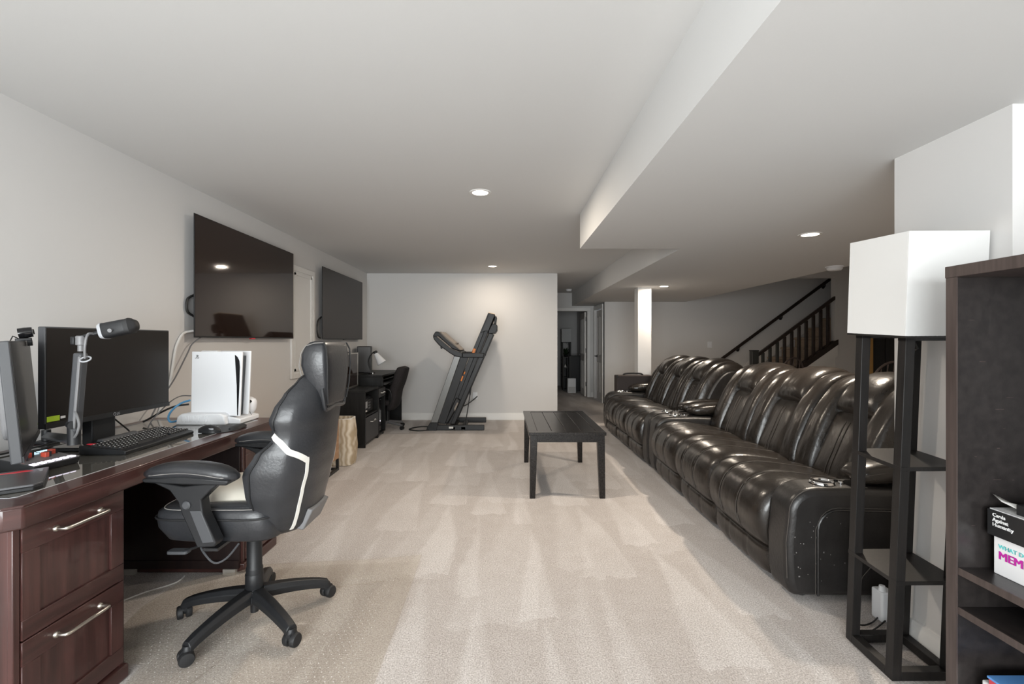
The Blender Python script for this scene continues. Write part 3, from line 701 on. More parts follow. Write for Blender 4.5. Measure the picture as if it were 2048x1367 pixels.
# ---------------- games console on charging stand
st = thing('console_charging_stand', 'white ribbed cooling stand under the games console', 'stand', (-1.8,2.93,DZ))
B().prism([(-1.965,DZ),(-1.665,DZ),(-1.675,DZ+.055),(-1.70,DZ+.068),(-1.93,DZ+.068),(-1.955,DZ+.05)], 2.80, 3.06, 'y').build('base', 'white_plastic', st, bev=.008)
for k in range(10): B().box(-1.925+.016*k,-1.917+.016*k,2.797,2.802,DZ+.018,DZ+.055).build('vent_rib', 'light_grey', st) if False else B().box(-1.925+.016*k,-1.916+.016*k,2.796,2.802,DZ+.018,DZ+.055).build('vent_rib', 'white_plastic', st, bev=.002)
B().prism([(-1.70,DZ),(-1.60,DZ),(-1.60,DZ+.03),(-1.70,DZ+.05)], 2.84, 3.06, 'y').build('charging_dock', 'white_plastic', st, bev=.006)
ps = thing('games_console', 'white upright games console with a black core on the desk', 'games console', (-1.77,2.92,DZ+.06))
pa = [px(383,826,2.865), px(481,832,2.865), px(486,703,2.865), px(385,702.5,2.865)]
poly = [(p.x,p.z) for p in pa]
near = B().prism(poly, 2.858, 2.872, 'y').build('side_plate', 'white_plastic', ps, bev=.004)
po2 = [(poly[0][0]+.01,poly[0][1]),(poly[1][0]-.030,poly[1][1]),(poly[2][0]-.022,poly[2][1]-.025),(poly[3][0]+.015,poly[3][1]-.010)]
B().prism(po2, 2.872, 2.945, 'y').build('core', 'gloss_black', ps, bev=.004)
B().prism([(a+.004*(i in (1,2)),b+.004*(i>1)) for i,(a,b) in enumerate(poly)], 2.945, 2.960, 'y').build('side_plate', 'white_plastic', ps, bev=.004)
# black core showing along the curved front edge
e = [(555,700),(572,712),(590,730)]
def q2(u,v): p = px(340+u/4.2725, 640+v/4.2725, 2.856); return (p.x,p.z)
B().prism([q2(*p) for p in ((555,296),(575,312),(592,345),(597,400),(592,560),(580,812),(574,812),(571,560),(562,420))], 2.8545, 2.860, 'y').build('core_edge', 'gloss_black', near)
B().prism([q2(*p) for p in ((565,325),(582,345),(588,385),(584,470),(578,470),(574,380))], 2.853, 2.856, 'y').build('light_strip', 'book_blue', near) if False else None
B().box(-1.815,-1.765,2.88,2.93,1.243,1.262).build('top_clip', 'white_plastic', ps, bev=.004)
# emblem: upright P over a lying S
def q3(x,z): p = px(340+(232+x)/4.2725, 640+(313-z)/4.2725, 2.857); return (p.x,2.8565,p.z)
b = B()
b.prism([(q3(*p)[0],q3(*p)[2]) for p in ((-4,-10),(0,-8),(0,14),(6,12),(6,6),(2,5),(2,1),(8,2),(10,7),(9,13),(4,17),(-4,18))], 2.8562, 2.8585, 'y')
b.prism([(q3(*p)[0],q3(*p)[2]) for p in ((2,-9),(14,-5),(17,-8),(14,-11),(2,-14),(2,-11),(12,-8))], 2.8562, 2.8585, 'y')
b.prism([(q3(*p)[0],q3(*p)[2]) for p in ((-6,-7),(-17,-10),(-17,-13),(-6,-12),(-6,-10),(-13,-11),(-6,-9))], 2.8562, 2.8585, 'y')
b.build('emblem', 'card_black', near)
gc = thing('game_controller', 'white game controller docked beside the console', 'game controller', (-1.645,3.03,DZ+.03))
rings = []
for k in range(9):
    f = k/8; zz = DZ+.028+.115*f; rr = (1-abs(2*f-1)**3)**.5
    rings.append([(-1.655+.012*f+.046*max(.25,rr)*math.cos(a), 3.022+.058*max(.25,rr)*math.sin(a), zz) for a in [2*math.pi*q/18 for q in range(18)]])
B().loft(rings).build('shell', 'white_plastic', gc, ang=70)
c0 = px(497,805,2.992)
B().obox(c0+Vector((.006,-.012,.004)), (.040,.02,.018), Matrix.Rotation(R(-35),3,'Y')).build('trigger', 'gloss_black', gc, bev=.005)
B().tube(smooth_path([px(494,815,2.966),px(499,822,2.970),px(503,829,2.985)],5), .0018, 5).build('seam_line', 'grey_plastic', gc)
# ---------------- cables on the wall and desk
def cable(pts, r, m, label, n=8):
    return tag(B().tube(smooth_path(pts, n), r, 7).build('cable', m), label, 'cable')
xw = XL+.012
def wx(u, v, X=xw): Y = X*FPX/(u-VU); return px(u, v, Y)
cable([Vector((-2.27,3.46,1.40)), wx(372,664), wx(362,672), wx(352,695), wx(346,730), wx(338,775), wx(322,815), wx(318,828)], .009, 'cable_white', 'thick white cable dropping from the large television to the desk')
cable([Vector((-2.262,3.50,1.352)), wx(384,688,-2.28), wx(375,706,-2.275), wx(354,748,-2.275), wx(341,770,-2.27), wx(318,804,-2.255), wx(301,836,-2.23)], .005, 'grey_plastic', 'thin grey cable hanging straight from the large television')
cable([px(380,800,2.95), px(362,806,2.95), px(346,818,2.9), px(337,832,2.85), px(341,843,2.80), px(360,840,2.90)], .006, 'cable_blue', 'blue network cable curling beside the console stand')
cable([px(378,808,3.0), px(350,812,2.95), px(322,824,2.86), px(296,838,2.83), px(286,843,2.81)], .006, 'cable_black', 'black cable running behind the console stand')
cable([px(382,791,3.0), px(360,792,2.98), px(337,806,2.86), px(306,838,2.70), px(296,855,2.66)], .0035, 'grey_plastic', 'thin grey cable arching from the console')
cable([px(224,833,2.45), px(240,846,2.5), px(257,860,2.55), px(262,868,2.5)], .004, 'cable_black', 'short black cable hanging below the wide monitor')
cable([(-2.00,1.62,.8255), (-1.99,1.78,.8255), (-2.03,1.92,.8255), (-2.10,2.06,.8255), (-2.12,2.20,.8255), (-2.12,2.32,.8255)], .004, 'cable_black', 'black cable lying along the back of the desk')
cable([(-2.185,2.44,.97), (-2.19,2.42,.88), (-2.19,2.33,.832), (-2.185,2.22,.827), (-2.20,2.05,.827), (-2.22,1.85,.827), (-2.225,1.62,.827)], .004, 'cable_black', 'black cable dropping behind the angled monitor')
t = thing('audio_plug', 'black audio plug with a white collar behind the mixer', 'plug', px(14,922,1.86))
B().tube([px(0,921,1.85), px(12,922,1.855), px(22,923,1.86)], [.004,.009,.008], 10).build('sleeve', 'black_plastic', t)
B().tube([px(22,923,1.86), px(28,924,1.862)], .010, 10).build('collar', 'white_plastic', t)
B().tube([px(-30,919,1.84), px(0,921,1.85)], .004, 8).build('lead', 'cable_black', t)
# ================================================================== gaming chair (local: faces -x)
ch = thing('office_chair', 'black leather high-back gaming chair with white stripe on the chair mat', 'office chair', (-1.183,2.22,.012), R(0))
def cp(b, name, m, parent=ch, **k): return b.build(name, m, parent, world=False, **k)
def lerp_tab(tab, z):
    if z <= tab[0][0]: return tab[0][1:]
    for a, b in zip(tab, tab[1:]):
        if z <= b[0]:
            f = (z-a[0])/(b[0]-a[0]); f = f*f*(3-2*f)*.5+f*.5
            return tuple(p+(q-p)*f for p,q in zip(a[1:],b[1:]))
    return tab[-1][1:]
#       z    wing-front  back  half-width
BK = [(.455,.150,.255,.165),(.47,.138,.275,.185),(.50,.130,.290,.205),(.56,.115,.305,.235),(.66,.095,.325,.262),(.75,.088,.345,.270),(.83,.135,.358,.262),(.885,.195,.366,.245),(.915,.205,.369,.245),(.97,.190,.376,.255),(1.02,.205,.382,.245),(1.08,.235,.386,.215),(1.14,.275,.388,.165),(1.175,.310,.388,.115)]
def outer(z, q):
    xf, xb, w_ = lerp_tab(BK, z); a = abs(q); s = -1 if q < 0 else 1
    if a > .55:                       # flank from the back corner to the wing front
        f = (a-.55)/.45
        x = xb-.085-(xb-.085-xf)*f; y = w_*(.93+.07*math.sin(math.pi*min(1,f*1.2)*.5))
        y -= .012*max(0,f-.8)/.2*.6
    else:
        f = a/.55; x = xb-.085*f**2.6; y = w_*.93*f**.95
    return Vector((x, s*y, z))
def inner(z, q):
    xf, xb, w_ = lerp_tab(BK, z); a = abs(q); s = -1 if q < 0 else 1
    y = w_*.90*a; x = xb-.125-(xb-.125-xf-.008)*max(0,a-.45)/.55 if a > .45 else xb-.125
    return Vector((min(x, xb-.03), s*y, z))
zs = [.455+(1.175-.455)*i/40 for i in range(41)]
rings = []
for z in zs:
    ro = [outer(z, -1+2*k/28) for k in range(29)]; ri = [inner(z, 1-2*k/16) for k in range(17)]
    rings.append(ro+ri)
back = cp(B().loft(rings), 'backrest', 'chair_leather', ang=75)
def ribbon(pts, wd, m, name, lift=.0025, w2=None):
    """band on the outer surface through (z,q) points"""
    sp = smooth_path([(q,z,0) for z,q in pts], 7) if len(pts) > 2 else [Vector((q,z,0)) for z,q in pts]
    vs = []; n = len(sp)
    C = [outer(p.y,p.x) for p in sp]
    for i in range(n):
        d = (C[min(i+1,n-1)]-C[max(i-1,0)]).normalized()
        e = .004; p = sp[i]
        nn = (outer(p.y,p.x+e)-outer(p.y,p.x-e)).cross(outer(p.y+e,p.x)-outer(p.y-e,p.x)).normalized()
        if nn.dot(C[i]-Vector((.1,0,p.y))) < 0: nn = -nn
        sd = nn.cross(d).normalized()*wd*.5
        vs += [C[i]+nn*lift+sd, C[i]+nn*lift-sd, C[i]-nn*.004-sd, C[i]-nn*.004+sd]
    return cp(B().loft([vs[4*i:4*i+4] for i in range(n)]), name, m, back)
for s in (-1,1):
    ribbon([(.912,.985*s),(.888,.82*s),(.860,.64*s),(.828,.50*s),(.790,.372*s)], .025, 'white_piping', 'white_stripe')
    ribbon([(.802,.378*s),(.78,.365*s),(.72,.355*s),(.62,.37*s),(.54,.39*s),(.475,.42*s)], .016, 'white_piping', 'white_stripe')
    for a,b in (((.97,.86),(1.10,.84)),):
        ribbon([(.93,.93*s),(.98,.90*s),(1.04,.90*s),(1.10,.90*s),(1.15,.86*s),(1.168,.6*s)], .007, 'rubber', 'piping', .003)
    ribbon([(.88,.93*s),(.80,.92*s),(.72,.92*s),(.64,.93*s),(.56,.94*s),(.50,.93*s)], .007, 'rubber', 'piping', .003)
# headrest
def hr(z, xf, xb, w_, n=28, p=.35):
    return [((xf+xb)/2+(xb-xf)/2*math.copysign(abs(math.cos(a))**p,math.cos(a)), w_*math.copysign(abs(math.sin(a))**p,math.sin(a)), z) for a in [2*math.pi*k/n for k in range(n)]]
hd = cp(B().loft([hr(1.015,.345,.386,.105), hr(1.03,.335,.392,.120), hr(1.10,.315,.398,.142), hr(1.155,.285,.402,.152), hr(1.20,.272,.404,.157), hr(1.25,.275,.402,.157), hr(1.285,.290,.396,.152), hr(1.303,.31,.386,.143), hr(1.310,.33,.37,.12)]), 'headrest', 'chair_leather', ang=75)
def hline(y, z, x): return (x,y,z)
for s in (-1,1):
    cp(B().tube([(.392,s*.120,1.03),(.398,s*.144,1.10),(.402,s*.155,1.20),(.398,s*.154,1.27),(.384,s*.146,1.302)], .004, 6), 'piping', 'rubber', hd)
    cp(B().tube([(.384,s*.146,1.302),(.345,s*.15,1.300),(.305,s*.148,1.288),(.284,s*.145,1.26),(.274,s*.146,1.20),(.285,s*.142,1.15)], .0020, 6), 'piping', 'grey_stitch', hd)
cp(B().tube(smooth_path([(.375,-.146,1.10),(.380,-.128,1.02),(.380,-.10,1.0),(.382,0,1.01),(.380,.10,1.0),(.380,.128,1.02),(.375,.146,1.10)],5), .009, 8), 'pocket_rim', 'chair_leather', back)
cp(B().box(.368,.384,-.10,.10,1.002,1.022), 'pocket', 'rubber', back)
# seat
def sr(z, x0, x1, w_, p=.32, n=36):
    return [((x0+x1)/2+(x1-x0)/2*math.copysign(abs(math.cos(a))**p,math.cos(a)), w_*math.copysign(abs(math.sin(a))**p,math.sin(a)), z) for a in [2*math.pi*k/n for k in range(n)]]
seat = cp(B().loft([sr(.462,-.22,.20,.235), sr(.472,-.27,.205,.25), sr(.52,-.31,.205,.258), sr(.555,-.315,.20,.26), sr(.585,-.31,.19,.258), sr(.604,-.28,.18,.245), sr(.610,-.24,.17,.22)]), 'seat', 'chair_leather', ang=75)
cp(B().loft([sr(.600,-.24,.19,.190,.5), sr(.622,-.225,.19,.182,.5), sr(.648,-.19,.19,.165,.5), sr(.664,-.12,.18,.12,.6)]), 'cream_panel', 'cream_leather', seat, ang=75)
pp = sr(.562,-.318,.203,.2625)
cp(B().tube(pp, .0045, 6, True), 'piping', 'rubber', seat)
cp(B().tube([(a,b,.600) for a,b,_ in sr(.6,-.288,.185,.249)], .0022, 5, True), 'seam', 'grey_stitch', seat)
for s in (-1,1):
    cp(B().loft([[(x, s*(.205+.045*math.cos(a)*k), .595+(.075 if s > 0 else .030)*math.sin(a)*k) for a in [2*math.pi*q/12 for q in range(12)]] for x,k in ((-.22,.15),(-.17,.55),(-.05,.8),(.06,.9),(.15,.75),(.18,.3))]), 'side_bolster', 'chair_leather', seat, ang=75)
cp(B().prism([(.12,.455),(.25,.455),(.30,.53),(.28,.60),(.25,.60),(.24,.50)], -.05, .05, 'y'), 'back_bracket', 'black_plastic', bev=.006)
for k in range(4): cp(B().box(.20+.006*k,.236+.006*k,-.13,.13,.480+.014*k,.488+.014*k), 'bracket_rib', 'dark_grey') if k < 0 else None
cp(B().prism([(.235,.462),(.272,.455),(.315,.545),(.285,.555)], -.10, .10, 'y'), 'lumbar_bracket', 'grey_plastic', bev=.006)
# armrests
for s in (-1,1):
    yc = s*.318
    ar = cp(B().prism([(-.235,.750),(-.10,.728),(.035,.745),(.045,.742),(.012,.716),(-.030,.675),(-.022,.617),(.030,.505),(.024,.488),(-.045,.484),(-.106,.617),(-.122,.667),(-.155,.712)], yc-.028, yc+.028, 'y'), 'armrest', 'black_plastic', bev=.008)
    rings = []
    for k in range(15):
        f = k/14; x = -.268+.372*f; e = max(.10,(1-abs(2*f-1)**4.5))**.5; zc = .778+.022*math.sin(math.pi*f)-.012*f
        rings.append([(x, yc+.050*e*math.copysign(abs(math.cos(a))**.75,math.cos(a)), zc-.004+.033*e*math.copysign(abs(math.sin(a))**.8,math.sin(a))) for a in [2*math.pi*q/18 for q in range(18)]])
    pad_ = cp(B().loft(rings), 'arm_pad', 'chair_leather', ar, ang=75)
    for g in (-1,1):
        cp(B().tube([(-.255+.345*k/12, yc+g*.0485*max(.2,(1-abs(2*k/12-1)**6))**.5, .770+.022*math.sin(math.pi*k/12)-.012*k/12) for k in range(13)], .0018, 5), 'seam', 'grey_stitch' if g<0 else 'rubber', pad_)
    cp(B().prism([(-.250,.748),(-.10,.740),(.08,.736),(.09,.756),(-.10,.773),(-.255,.763)], yc-.044, yc+.044, 'y'), 'pad_tray', 'black_plastic', ar, bev=.006)
    cp(B().lathe([(.017,0),(.017,.006),(.012,.010)], (-.086,yc+s*.027,.655), 18, (0,s,0)), 'adjust_button', 'dark_grey', ar)
    cp(B().prism([(-.075,.632),(-.030,.632),(.022,.507),(-.024,.503)], yc+s*.026-.003, yc+s*.026+.003, 'y'), 'inset_panel', 'dark_grey', ar, bev=.002)
    cp(B().box(-.04,.02,min(yc,s*.10),max(yc,s*.10),.458,.470), 'arm_bracket', 'black_metal', ar)
# mechanism, gas lift
cp(B().box(-.10,.12,-.11,.11,.425,.464), 'mechanism', 'black_metal', bev=.006)
cp(B().lathe([(.026,.30),(.026,.43)], n=20), 'piston', 'chrome') if False else None
cp(B().lathe([(.037,.085),(.037,.24),(.036,.245),(.033,.25),(.033,.40),(.026,.405),(.026,.43)], n=24), 'gas_lift', 'black_plastic')
cp(B().lathe([(.039,.150),(.040,.152),(.040,.215),(.038,.218)], n=24), 'lift_sleeve', 'black_plastic')
cp(B().lathe([(.018,.035),(.018,.09)], n=16), 'lift_foot', 'black_metal')
cp(B().lathe([(.030,.40),(.030,.46)], (-.06,-.02,0), 16), 'tension_knob', 'black_plastic')
lv = cp(B().tube([(-.08,-.10,.445),(-.12,-.24,.44),(-.15,-.265,.436)], .006, 8), 'lever', 'black_metal')
cp(B().prism(rrect(-.215,-.13,-.285,-.245,.012), .428, .441, 'z'), 'lever_paddle', 'dark_grey', lv, bev=.003)
cp(B().tube(smooth_path([(-.10,-.24,.452),(-.075,-.26,.43),(-.03,-.26,.385),(.01,-.24,.395),(.04,-.20,.44)],6), .0045, 7), 'control_cable', 'dark_grey')
# base
hub = cp(B().lathe([(.045,.085),(.062,.10),(.062,.125),(.045,.145)], n=24), 'base_hub', 'black_plastic')
for k in range(5):
    a = R(-109+72*k); Rm = Matrix.Rotation(a,4,'Z')
    rings = []
    for f in [i/8 for i in range(9)]:
        r_ = .035+.300*f; zc = .125-.012*f-.040*f*f; w_ = .036-.012*f; h_ = .026-.006*f
        if f > .95: zc -= .004
        rings.append([Rm@Vector((r_, x*w_, zc+z*h_)) for x,z in ((-1,-1),(1,-1),(1.0,.2),(.55,1),(-.55,1),(-1.0,.2))])
    lg = cp(B().loft(rings), 'base_leg', 'black_plastic', bev=.003, ang=30)
    cw = cp(B().lathe([(.022,.048),(.024,.060),(.016,.075)], Rm@Vector((.328,0,0)), 16), 'caster', 'black_plastic', lg)
    ca = a+R([60,20,-60,75,40][k]); ad = Vector((math.cos(ca),math.sin(ca),0)); cc = Rm@Vector((.335,0,.030))
    for s in (-1,1):
        cp(B().lathe([(.006,-.013),(.025,-.013),(.0295,-.009),(.0295,.006),(.026,.012),(.010,.014)], cc+ad*s*.018, 22, ad*s), 'wheel', 'rubber', cw)
    cp(B().lathe([(.024,-.010),(.024,.010)], cc+Vector((0,0,.014)), 16, ad), 'wheel_hood', 'black_plastic', cw)
# ---------------- chair mat
mt = thing('chair_mat', 'clear vinyl chair mat with raised dots and curled edges under the gaming chair', 'chair mat', (-1.0,2.0,0))
poly = [(-.50,1.10),(-.50,1.8),(-.50,2.4),(-.50,2.82),(-.80,2.80),(-1.15,2.775),(-1.42,2.70),(-1.50,2.63),(-1.62,2.56),(-1.74,2.48),(-1.78,2.30),(-1.74,2.10),(-1.62,1.93),(-1.47,1.90),(-1.455,1.80),(-1.455,1.10)]
cx, cy = -1.05, 1.95
def inset(p, d):
    v = Vector((cx-p[0],cy-p[1])); l = v.length; v.normalize(); return (p[0]+v.x*d, p[1]+v.y*d)
lift = [.0,.002,.012,.030,.012,.010,.028,.020,.030,.024,.010,.008,.004,.003,.0,.0]
rings = []
for d, zz in ((.0,1.0),(.03,.55),(.07,.22),(.13,.04),(.30,0)):
    rings.append([(*inset(p,d), .010+lift[i]*zz) for i,p in enumerate(poly)])
top_ = [Vector(p) for p in rings[-1]]
b = B(); b.loft(rings, cap=False); k = len(b.v); b.add(top_, [tuple(range(len(top_)))])
o = b.build('mat_sheet', 'vinyl', mt, ang=60)
md = o.modifiers.new('thick','SOLIDIFY'); md.thickness = .002; md.offset = -1
dots = B()
def inside(x, y):
    c_ = False; n_ = len(poly)
    for i in range(n_):
        (x1,y1),(x2,y2) = poly[i], poly[i-1]
        if (y1 > y) != (y2 > y) and x < (x2-x1)*(y-y1)/(y2-y1)+x1: c_ = not c_
    return c_
yy = 1.15; r_ = 0
while yy < 2.72:
    xx = -1.70+(r_%2)*.0165
    while xx < -.60:
        if inside(xx,yy) and inside(xx+.09,yy+.09) and inside(xx-.08,yy+.05):
            s = .0024; dots.add([(xx-s,yy-s,.0102),(xx+s,yy-s,.0102),(xx+s,yy+s,.0102),(xx-s,yy+s,.0102),(xx,yy,.0118)], [(0,1,4),(1,2,4),(2,3,4),(3,0,4)])
        xx += .033
    yy += .0165*1.6; r_ += 1
o = dots.build('grip_dots', 'vinyl_dot', mt); o['kind'] = 'stuff'
tag(B().tube(smooth_path([(-1.98,2.30,.004),(-1.90,2.45,.004),(-1.80,2.56,.004),(-1.80,2.64,.004)],6), .004, 6).build('cable','cable_white'), 'white cable lying on the carpet under the desk', 'cable')
# ================================================================== coffee table
tb = thing('coffee_table', 'tall black-brown plank coffee table in the middle of the carpet', 'coffee table', (.54,4.55,0))
X0, X1, Y0, Y1, ZT = .200, .850, 3.935, 5.165, .556
fr = .075
for nm, a in (('frame_rail',(X0,X1,Y0,Y0+fr,ZT-.026,ZT)),('frame_rail',(X0,X1,Y1-fr,Y1,ZT-.026,ZT)),('frame_rail',(X0,X0+fr,Y0+fr+.001,Y1-fr-.001,ZT-.026,ZT)),('frame_rail',(X1-fr,X1,Y0+fr+.001,Y1-fr-.001,ZT-.026,ZT))):
    B().box(*a).build(nm, 'table_wood', tb, bev=.002)
n = 4; wd = (X1-X0-2*fr)/n
for k in range(n):
    a = X0+fr+wd*k; B().box(a+.0015,a+wd-.0015,Y0+fr+.0015,Y1-fr-.0015,ZT-.024,ZT-.003).build('plank', 'table_wood', tb, bev=.002)
B().box(X0+.03,X1-.03,Y0+.03,Y1-.03,ZT-.030,ZT-.024).build('subtop', 'black_wood', tb)
for a in ((X0+.02,X1-.02,Y0+.012,Y0+.034),(X0+.02,X1-.02,Y1-.034,Y1-.012),(X0+.012,X0+.034,Y0+.02,Y1-.02),(X1-.034,X1-.012,Y0+.02,Y1-.02)):
    B().box(*a, ZT-.085, ZT-.026).build('apron', 'table_wood', tb, bev=.002)
for sx, x in ((1,X0+.012),(-1,X1-.012)):
    for sy, y in ((1,Y0+.010),(-1,Y1-.010)):
        def sec(z, w, o): xa = x+sx*o; xb = xa+sx*w; ya = y+sy*o; yb = ya+sy*w; return [(min(xa,xb),min(ya,yb),z),(max(xa,xb),min(ya,yb),z),(max(xa,xb),max(ya,yb),z),(min(xa,xb),max(ya,yb),z)]
        B().loft([sec(0,.046,-.004), sec(.30,.056,-.002), sec(ZT-.026,.062,0)]).build('leg', 'table_wood', tb, bev=.003)
# ================================================================== televisions
def tv(label, y0, y1, z0, z1, m, tilt=0):
    t = thing('television', label, 'television', (-2.3,(y0+y1)/2,z0))
    xf = -2.25
    B().box(xf-.007,xf,y0,y1,z0,z1).build('housing', 'black_plastic', t, bev=.002)
    B().box(xf-.034,xf-.006,y0+.18,y1-.18,z0+.03,z0+.55).build('rear_housing', 'black_plastic', t, bev=.006)
    B().box(xf-.002,xf+.0012,y0+.006,y1-.006,z0+.012,z1-.006).build('screen', m, t)
    B().box(XL,xf-.028,(y0+y1)/2-.25,(y0+y1)/2+.25,z0+.25,z0+.60).build('wall_mount', 'black_metal', t)
    B().box(xf-.02,xf+.002,(y0+y1)/2-.03,(y0+y1)/2+.03,z0-.008,z0+.002).build('sensor_bar', 'red_print' if m == 'tv_screen' else 'black_plastic', t)
    return t
tv('large glossy wall television above the games console', 3.405, 5.0, 1.347, 2.25, 'tv_screen')
tv('large matte wall television above the black corner desk', 5.79, 7.42, 1.347, 2.245, 'tv_matte')
tag(B().tube(smooth_path([(-2.29,3.46,1.66),(-2.30,3.41,1.63),(-2.30,3.395,1.58),(-2.30,3.41,1.53),(-2.29,3.47,1.50)],6), .009, 8).build('cable','cable_black'), 'black cable bundle bulging from behind the large glossy television', 'cable')
tag(B().tube(smooth_path([(-2.28,5.83,1.62),(-2.285,5.745,1.57),(-2.285,5.715,1.47),(-2.285,5.745,1.38),(-2.28,5.80,1.36)],6), .010, 8).build('cable','cable_black'), 'black cable looping out beside the matte television', 'cable')
# ================================================================== treadmill (profile in photo pixels at its near side)
TY = 6.95
def tp(u, v, Y=TY): p = px(u, v, Y); return (p.x, p.z)
def zz(x, y): return tp(780+x/4.88, 600+y/4.88)          # from the enlarged crop
tm = thing('treadmill', 'folded grey treadmill with orange catches standing against the far wall', 'treadmill', (-.75,7.3,0))
def tprism(pts, y0, y1, nm, m, p=tm, bev=.006): return B().prism([zz(*q) for q in pts], y0, y1, 'y').build(nm, m, p, bev=bev)
NY, FY = 6.95, 7.68
tprism([(395,1195),(465,1195),(690,545),(625,545)], NY, NY+.06, 'upright', 'treadmill_silver')
tprism([(395,1195),(465,1195),(690,545),(625,545)], FY-.06, FY, 'upright', 'treadmill_silver')
tprism([(460,1195),(535,1215),(770,545),(690,545)], NY+.02, NY+.05, 'upright_side', 'black_plastic')
tprism([(348,1283),(450,1283),(470,1195),(392,1195),(365,1235)], NY-.015, NY+.075, 'foot_cover', 'black_plastic')
tprism([(348,1283),(450,1283),(470,1195),(392,1195),(365,1235)], FY-.075, FY+.015, 'foot_cover', 'black_plastic')
zr0, zr1 = .005, .05
xa, xb = zz(430,1270)[0], zz(920,1250)[0]
for y in (NY+.0, FY-.055): B().box(xa,xb,y,y+.055,zr0,zr1+.03).build('base_rail', 'black_metal', tm, bev=.006)
B().box(xa+.25,xa+.31,NY,FY,zr0+.01,zr1).build('cross_bar', 'black_metal', tm)
B().box(xb-.34,xb-.28,NY,FY,zr0+.01,zr1).build('cross_bar', 'black_metal', tm)
B().box(zz(575,0)[0],zz(617,0)[0],NY-.003,NY+.001,.030,.058).build('warning_label', 'paper', tm)
# folded deck
dk = tprism([(520,1215),(600,1215),(1022,135),(960,120)], NY+.09, FY-.09, 'deck', 'black_plastic')
tprism([(500,1210),(560,1215),(985,135),(957,120)], NY+.06, NY+.09, 'side_rail', 'treadmill', dk)
tprism([(500,1210),(560,1215),(985,135),(957,120)], FY-.09, FY-.06, 'side_rail', 'treadmill', dk)
tprism([(585,1215),(628,1215),(1010,330),(965,320)], NY+.055, NY+.10, 'deck_frame', 'treadmill', dk)
tprism([(585,1215),(628,1215),(1010,330),(965,320)], FY-.10, FY-.055, 'deck_frame', 'black_metal', dk)
tprism([(882,320),(968,122),(1024,140),(960,300),(925,300)], NY+.045, FY-.045, 'roller_cover', 'treadmill', dk)
tprism([(960,300),(1000,225),(1045,240),(1045,290),(1025,322),(960,325)], NY+.05, FY-.05, 'rear_foot', 'black_plastic', dk)
tprism([(1010,235),(1022,150),(1040,155),(1030,225)], NY+.10, FY-.10, 'end_cap', 'black_plastic', dk)
tprism([(958,122),(965,115),(1022,130),(1022,145)], NY+.05, FY-.05, 'belt_edge', 'raw_board', dk)
tprism([(520,1200),(640,945),(690,985),(560,1215)], NY+.05, FY-.05, 'motor_hood', 'treadmill', bev=.02)
tprism([(622,1060),(652,1000),(664,1008),(628,1090)], NY+.048, NY+.052, 'hood_label', 'treadmill_tan', bev=0)
for x, y, nm in ((695,765,'catch'),(818,497,'catch')):
    tprism([(x-22,y+18),(x+2,y+30),(x+20,y-22),(x-8,y-26)], NY+.045, NY+.062, nm, 'orange')
tprism([(712,725),(725,728),(735,700),(722,697)], NY+.05, NY+.062, 'catch_pin', 'orange')
# console and hand rails
tprism([(432,385),(415,345),(440,305),(470,305),(560,390),(640,455),(690,500),(600,470),(470,350)], NY+.03, FY-.03, 'console_top', 'black_plastic', bev=.01)
for y0, y1 in ((NY-.03, NY+.06),(FY-.06, FY+.03)):
    tprism([(432,385),(420,352),(450,345),(600,470),(710,512),(710,560),(640,548),(590,520),(480,440)], y0, y1, 'handrail_side', 'treadmill', bev=.012)
    tprism([(705,512),(925,515),(915,560),(705,560)], y0, y1, 'handlebar', 'black_plastic', bev=.012)
tprism([(470,310),(490,305),(625,425),(690,490),(640,480)], NY+.08, FY-.08, 'console_face', 'treadmill_tan', bev=.008)
tprism([(470,350),(600,462),(592,468),(462,358)], NY-.035, NY-.028, 'trim_line', 'treadmill_tan', bev=0)
tprism([(592,420),(640,415),(630,445),(610,440)], NY+.20, FY-.20, 'tablet_rest', 'treadmill_tan', bev=.004)
tprism([(490,450),(512,455),(508,475),(494,472)], NY+.0, NY+.03, 'cup_bracket', 'black_plastic', bev=.002)
tprism([(600,470),(700,505),(700,560),(620,555)], NY+.06, FY-.06, 'console_base', 'black_plastic')
# gas strut
B().tube([(zz(808,650)[0],NY+.12,zz(808,650)[1]), (zz(775,930)[0],NY+.12,zz(775,930)[1])], .012, 10).build('gas_strut', 'black_metal', tm)
B().tube([(zz(775,930)[0],NY+.12,zz(775,930)[1]), (zz(725,1210)[0],NY+.12,.03)], .008, 10).build('strut_rod', 'black_metal', tm)
B().box(zz(800,0)[0],zz(820,0)[0],NY+.11,NY+.125,zz(0,745)[1],zz(0,695)[1]).build('hang_tag', 'yellow_tag', tm)
B().box(zz(640,0)[0],zz(720,0)[0],NY+.05,NY+.20,.02,.05).build('strut_bracket', 'black_metal', tm)
(B().tube(smooth_path([(zz(650,1075)[0],7.35,.28),(zz(720,1040)[0],7.5,.31),(zz(790,980)[0],7.75,.37),(zz(828,930)[0]-.02,7.86,.40)],6), .009, 7).build('power_cord','cable_black',tm))
(B().tube(smooth_path([(-1.02,7.06,.02),(-1.10,7.15,.012),(-1.25,7.22,.012),(-1.38,7.12,.012),(-1.42,6.98,.012),(-1.28,6.88,.012),(-1.14,6.93,.012),(-1.06,7.02,.02)],6), .009, 7).build('power_cord','cable_black',tm))
